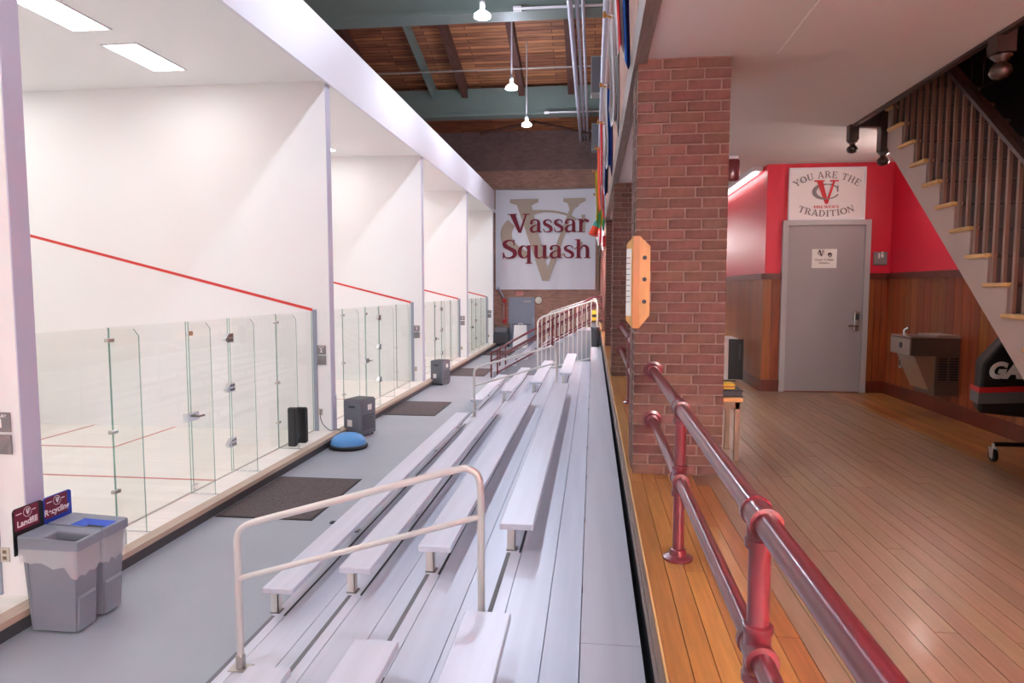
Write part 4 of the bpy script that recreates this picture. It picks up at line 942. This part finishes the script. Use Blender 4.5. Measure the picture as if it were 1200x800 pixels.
MB().tube([(-.36, .12, 0), (-.36, .12, .012)], .028, 10).build('spout_base', 'chrome', df)
for y, lab in ((8.1, 'small steel plate low on the wainscot, the one closer to the grey door'), (7.88, 'small steel plate low on the wainscot, the one closer to the fountain')):
    o = thing('wall_outlet', lab, 'outlet', (XR-.03, y, 1.86), 'switch plates beside the fountain'); MB().cbox(-.006, .008, -.035, .035, -.06, .06, .003).build('plate', 'steel', o); B(-.009, -.006, -.014, .014, -.03, .03).build('rocker', 'charcoal', o)

bc = thing('ball_cart', 'black fabric ball cart with red and grey band on casters under the stairs', 'ball cart', (0, 0, 0))
yc = 5.29
# bag: sagging hexahedral hopper
bv = [(2.74, yc-.10, 1.80), (3.36, yc-.10, 1.74), (3.36, yc+.22, 1.78), (2.82, yc+.12, 1.80), (2.74, yc-.12, 2.15), (3.38, yc-.12, 2.15), (3.38, yc+.24, 2.17), (2.82, yc+.12, 2.17), (2.98, yc-.06, 2.40), (3.3, yc-.04, 2.44), (3.3, yc+.16, 2.44), (3.0, yc+.1, 2.40)]
bg = MB().add(bv, [(3,2,1,0),(0,1,5,4),(1,2,6,5),(2,3,7,6),(3,0,4,7),(4,5,9,8),(5,6,10,9),(6,7,11,10),(7,4,8,11),(8,9,10,11)]).build('bag', 'fabric_black', bc)
bvm = bg.modifiers.new('bevel', 'BEVEL'); bvm.width = .03; bvm.segments = 3
def band(z0, z1, m, e):
    f = lambda x, z: (x, yc-.10-.02*(z-1.8)/.35-e, z)
    MB().add([f(2.73, z0), f(3.38, z0+.03), f(3.38, z1+.03), f(2.73, z1), (2.80-e, yc+.1, z0), (2.80-e, yc+.1, z1)], [(0,1,2,3), (0,3,5,4)]).build('band', m, bc)
band(1.87, 1.95, 'fabric_grey', .014); band(1.95, 1.99, 'fabric_red', .015)
text_obj('GAMMA', .15, (3.045, yc-.142, 2.11), UX, UZ, 'print_white', bc, bold=.009, shear=.25)
MB().tube([(2.87, yc-.08, 1.575), (3.36, yc-.08, 1.575), (3.36, yc+.22, 1.575), (3.3, yc+.22, 1.575)], .016, 8).build('base_frame', 'black', bc)
for x, y in ((3.3, yc-.08), (3.36, yc+.2)): MB().tube([(x, y, 1.57), (x, y, 1.9)], .014, 8).build('upright', 'black', bc)
for x, y in ((2.87, yc-.08), (3.36, yc-.08), (3.30, yc+.22)):
    c_ = MB().lathe([(.025, -.012), (.045, -.012), (.045, .012), (.025, .012)], (x, y, ZW+.045), 'x', 18).build('caster_wheel', 'black', bc, smooth=True)
    MB().lathe([(.024, -.014), (.024, .014)], (x, y, ZW+.045), 'x', 12).build('hub', 'steel', c_)
    MB().prism([(y-.03, ZW+.03), (y+.01, ZW+.03), (y+.03, ZW+.105), (y-.03, ZW+.105)], x-.02, x-.016, 'x').prism([(y-.03, ZW+.03), (y+.01, ZW+.03), (y+.03, ZW+.105), (y-.03, ZW+.105)], x+.016, x+.02, 'x').build('fork', 'steel', c_)
    MB().tube([(x, y, ZW+.1), (x, y, ZW+.13)], .012, 8).build('stem', 'steel', c_)

tb = thing('side_table', 'low brown table standing behind the near brick pillar', 'table', (0, 0, 0))
MB().cbox(.875, 1.07, 5.0-.02, 5.42, ZW+.43, ZW+.46, .005).build('table_top', 'tread', tb); B(.885, 1.05, 5.0, 5.4, ZW+.38, ZW+.43).build('apron', 'brown_metal', tb)
for x in (.885, 1.02):
    for y in (5.0, 5.36): B(x, x+.035, y, y+.035, ZW, ZW+.43).build('leg', 'brown_metal', tb)
o = thing('book', 'dark blue book lying on the low table', 'book', (.99, 5.12, ZW+.46)); MB().cbox(-.12, .09, -.09, .1, 0, .012, .003).cbox(-.12, .09, -.09, .1, .038, .05, .003).build('cover', 'tape_dark', o); B(-.115, .085, -.085, .095, .012, .038).build('pages', 'charcoal', o)
o = thing('book', 'yellow box lying on top of the dark blue book', 'box', (.97, 5.14, ZW+.51)); MB().cbox(-.1, .06, -.07, .07, 0, .04, .004).build('body', 'yellow', o); B(-.1, .06, -.0715, .0715, .012, .026).build('stripe', 'gold_dark', o)
fr = thing('mini_fridge', 'small white and black refrigerator against the corridor wainscot', 'refrigerator', (1.80, 9.58, ZW))
MB().cbox(-.16, .13, -.24, .24, .02, .58, .012).build('body', 'print_white', fr); B(.0, .19, -.25, -.235, .03, .57).build('door', 'black', fr); B(.135, .15, -.262, -.25, .3, .5).build('door_handle', 'charcoal', fr); B(-.14, .11, -.22, .22, 0, .02).build('foot', 'black', fr)
ab = thing('alarm_box', 'dark red alarm horn hanging under the lounge ceiling', 'alarm', (1.54, 8.0, ZL)); MB().cbox(-.07, .07, -.06, .06, -.27, -.03, .03).build('case', 'maroon', ab, smooth=True); B(-.05, .05, -.04, .04, -.03, 0).build('mount', 'white_trim', ab)
tl = thing('tube_light', 'fluorescent tube fixture along the top of the corridor wall', 'light', (2.05, 10.1, ZL)); B(-.14, -.02, -1.4, 1.4, -.05, 0).build('housing', 'white_trim', tl)
MB().tube([(-.08, -1.35, -.07), (-.08, 1.35, -.07)], .02, 10).build('tube', 'lamp_tube', tl)
MB().lathe([(.07, 0), (.07, -.02), (.05, -.04)], (1.81, 3.60, ZL), n=20).build('smoke_detector', 'white_trim', label='round white smoke detector on the lounge ceiling', cat='detector', smooth=True)
for q_, (x, y) in enumerate(((1.7, -1.9), (2.9, -1.9), (1.7, -3.6), (2.9, -3.6), (1.2, 20.0), (1.2, 17.0), (1.2, 23.0))):  # unseen fixtures added to brighten the lounge and its ceiling
    o = thing('added_fixture', 'added unseen pendant over the lounge floor, ' + ['by the railing start', 'by the stair foot', 'by the rear wall and railing', 'in the rear corner', 'beside the fourth pillar', 'past the third pillar', 'past the fourth pillar'][q_], 'ceiling light', (x, y, ZL), 'added lounge lamps out of view'); B(-.1, .1, -.6, .6, -.36, -.33).build('housing', 'white_trim', o); B(-.14, .14, -.58, .58, -.39, -.36).build('diffuser', 'fill_lounge', o); B(-.14, .14, -.58, .58, -.33, -.31).build('uplight', 'fill_up', o)
    for q in (-.5, .5): MB().tube([(0, q, -.33), (0, q, 0)], .008, 6).build('hanger', 'white_trim', o)

o = thing('wall_lamp', 'wall lamp hidden behind the upper stairs beside the red wall', 'lamp', (XR-.03, 7.05, 3.78)); MB().cbox(-.05, .03, -.32, .32, -.06, .06, .008).build('housing', 'white_trim', o); MB().cbox(-.11, -.05, -.3, .3, -.05, .05, .012).build('diffuser', 'lamp_sconce', o)
# ================================================================== FLAGS, DUCTS AND BOXES ON THE UPPER WALL
MB().tube([(.20, 2, 7.7), (.20, 31.5, 7.7)], .07, 14).build('duct', 'duct', smooth=True, label='pale lilac round duct along the upper brick wall', cat='duct')
MB().tube([(.245, 2, 6.7), (.245, 31.5, 6.7)], .05, 12).build('pipe', 'pipe_pink', smooth=True, label='pinkish pipe along the upper brick wall below the duct', cat='pipe')
MB().tube([(.26, YE-.3, 2.6), (.26, YE-.3, 9)], .05, 10).build('pipe', 'brown_metal', label='brown downpipe in the corner right of the banner', cat='pipe')
for (y, z, lab) in ((21.0, 8.95, 'grey loudspeaker box high on the upper wall between the beams'), (29.0, 8.9, 'grey loudspeaker box high on the upper wall past the second beam')):
    o = thing('loudspeaker', lab, 'speaker', (.1, y, z)); MB().cbox(-.22, .15, -.25, .25, -.55, .55, .02).build('cabinet', 'speaker', o); B(-.2, .12, -.256, -.25, -.5, .5).build('grille', 'unit_grey', o); B(.1, .195, -.05, .05, -.1, .1).build('bracket', 'dark_steel', o)
def flag(y, zt, h, out, cols, lab, seed):
    """cloth bunched on a short pole that sticks out square from the upper wall"""
    rr = random.Random(seed); o = thing('flag', lab, 'flag', (.24, y, zt), 'national flags on the upper wall')
    MB().tube([(.055, 0, .06), (-out-.03, 0, .13)], .011, 8).build('pole', 'gold_wood', o); MB().lathe([(.014, -.03), (.02, 0), (.01, .03)], (-out-.035, 0, .135), n=10).build('pole_tip', 'gold_dark', o)
    nu, nv = 20, 16; ph = rr.random()*6; sk = rr.uniform(.1, .3)
    def P(u, v):
        w = out*(1-.22*v*sin(v*2.2)); return (-.004-w*u-.012*sin(v*5+ph)*v, .05*sin(u*15+ph+v*1.2)*(.35+.65*v)+.18*(u-.5)*sk, .10+.05*u-h*v*(1-.10*u+.05*sin(u*9+ph)))
    k = len(cols); per = nu//k
    for s_ in range(k):
        mb = MB(); vs = []; a = s_*per; b = nu if s_ == k-1 else a+per
        for i in range(a, b+1):
            for j in range(nv+1): vs.append(P(i/nu, j/nv))
        m_ = b-a+1; mb.add(vs, [(i*(nv+1)+j, (i+1)*(nv+1)+j, (i+1)*(nv+1)+j+1, i*(nv+1)+j+1) for i in range(m_-1) for j in range(nv)])
        mb.build('cloth', cols[s_], o, smooth='all')
flag(3.7, 5.2, 1.06, .09, ['flag_navy', 'flag_white'], 'navy and white flag nearest the lounge ceiling edge', 1)
flag(5.0, 5.2, 1.06, .13, ['flag_navy', 'flag_blue', 'flag_white', 'flag_red', 'flag_white'], 'white flag with blue and red bands on the upper wall', 2)
flag(6.9, 5.2, 1.08, .12, ['speaker', 'flag_white', 'flag_white'], 'mostly white flag with a grey band on the upper wall', 3)
flag(9.2, 5.2, 1.1, .13, ['flag_navy', 'flag_blue', 'flag_white'], 'navy, blue and white flag on the upper wall', 4)
flag(11.2, 5.2, 1.15, .15, ['charcoal', 'flag_navy', 'flag_white', 'flag_red'], 'black, navy and red striped flag on the upper wall', 5)
flag(13.2, 5.2, 1.3, .18, ['flag_white', 'flag_red', 'flag_white', 'flag_orange'], 'red, white and orange striped flag on the upper wall', 6)
flag(15.2, 5.1, 1.25, .22, ['flag_green', 'flag_yellow', 'flag_green', 'flag_yellow'], 'yellow and green flag on the upper wall', 7)
flag(17.4, 4.9, 1.3, .2, ['flag_white', 'flag_red', 'flag_white'], 'white flag with one red band on the upper wall', 8)
o = thing('flag', 'rolled teal and orange flag sticking out over the banner', 'flag', (.15, 15.6, 4.3), 'national flags on the upper wall')
MB().tube([(.1, 0, .12), (-.02, 0, -.05), (-.1, -.03, -.24)], [.03, .07, .09], 10).build('cloth', 'flag_teal', o, smooth=True); MB().tube([(-.1, -.03, -.24), (-.16, -.05, -.42)], [.09, .11], 10).build('cloth', 'flag_orange', o, smooth=True); MB().tube([(.16, 0, .16), (-.05, 0, .0)], .012, 8).build('pole', 'gold_wood', o)
B(.2, .29, 15.4, 15.45, 3.62, 3.86).build('pennant', 'print_red', label='small red square pennant under the flags', cat='pennant')
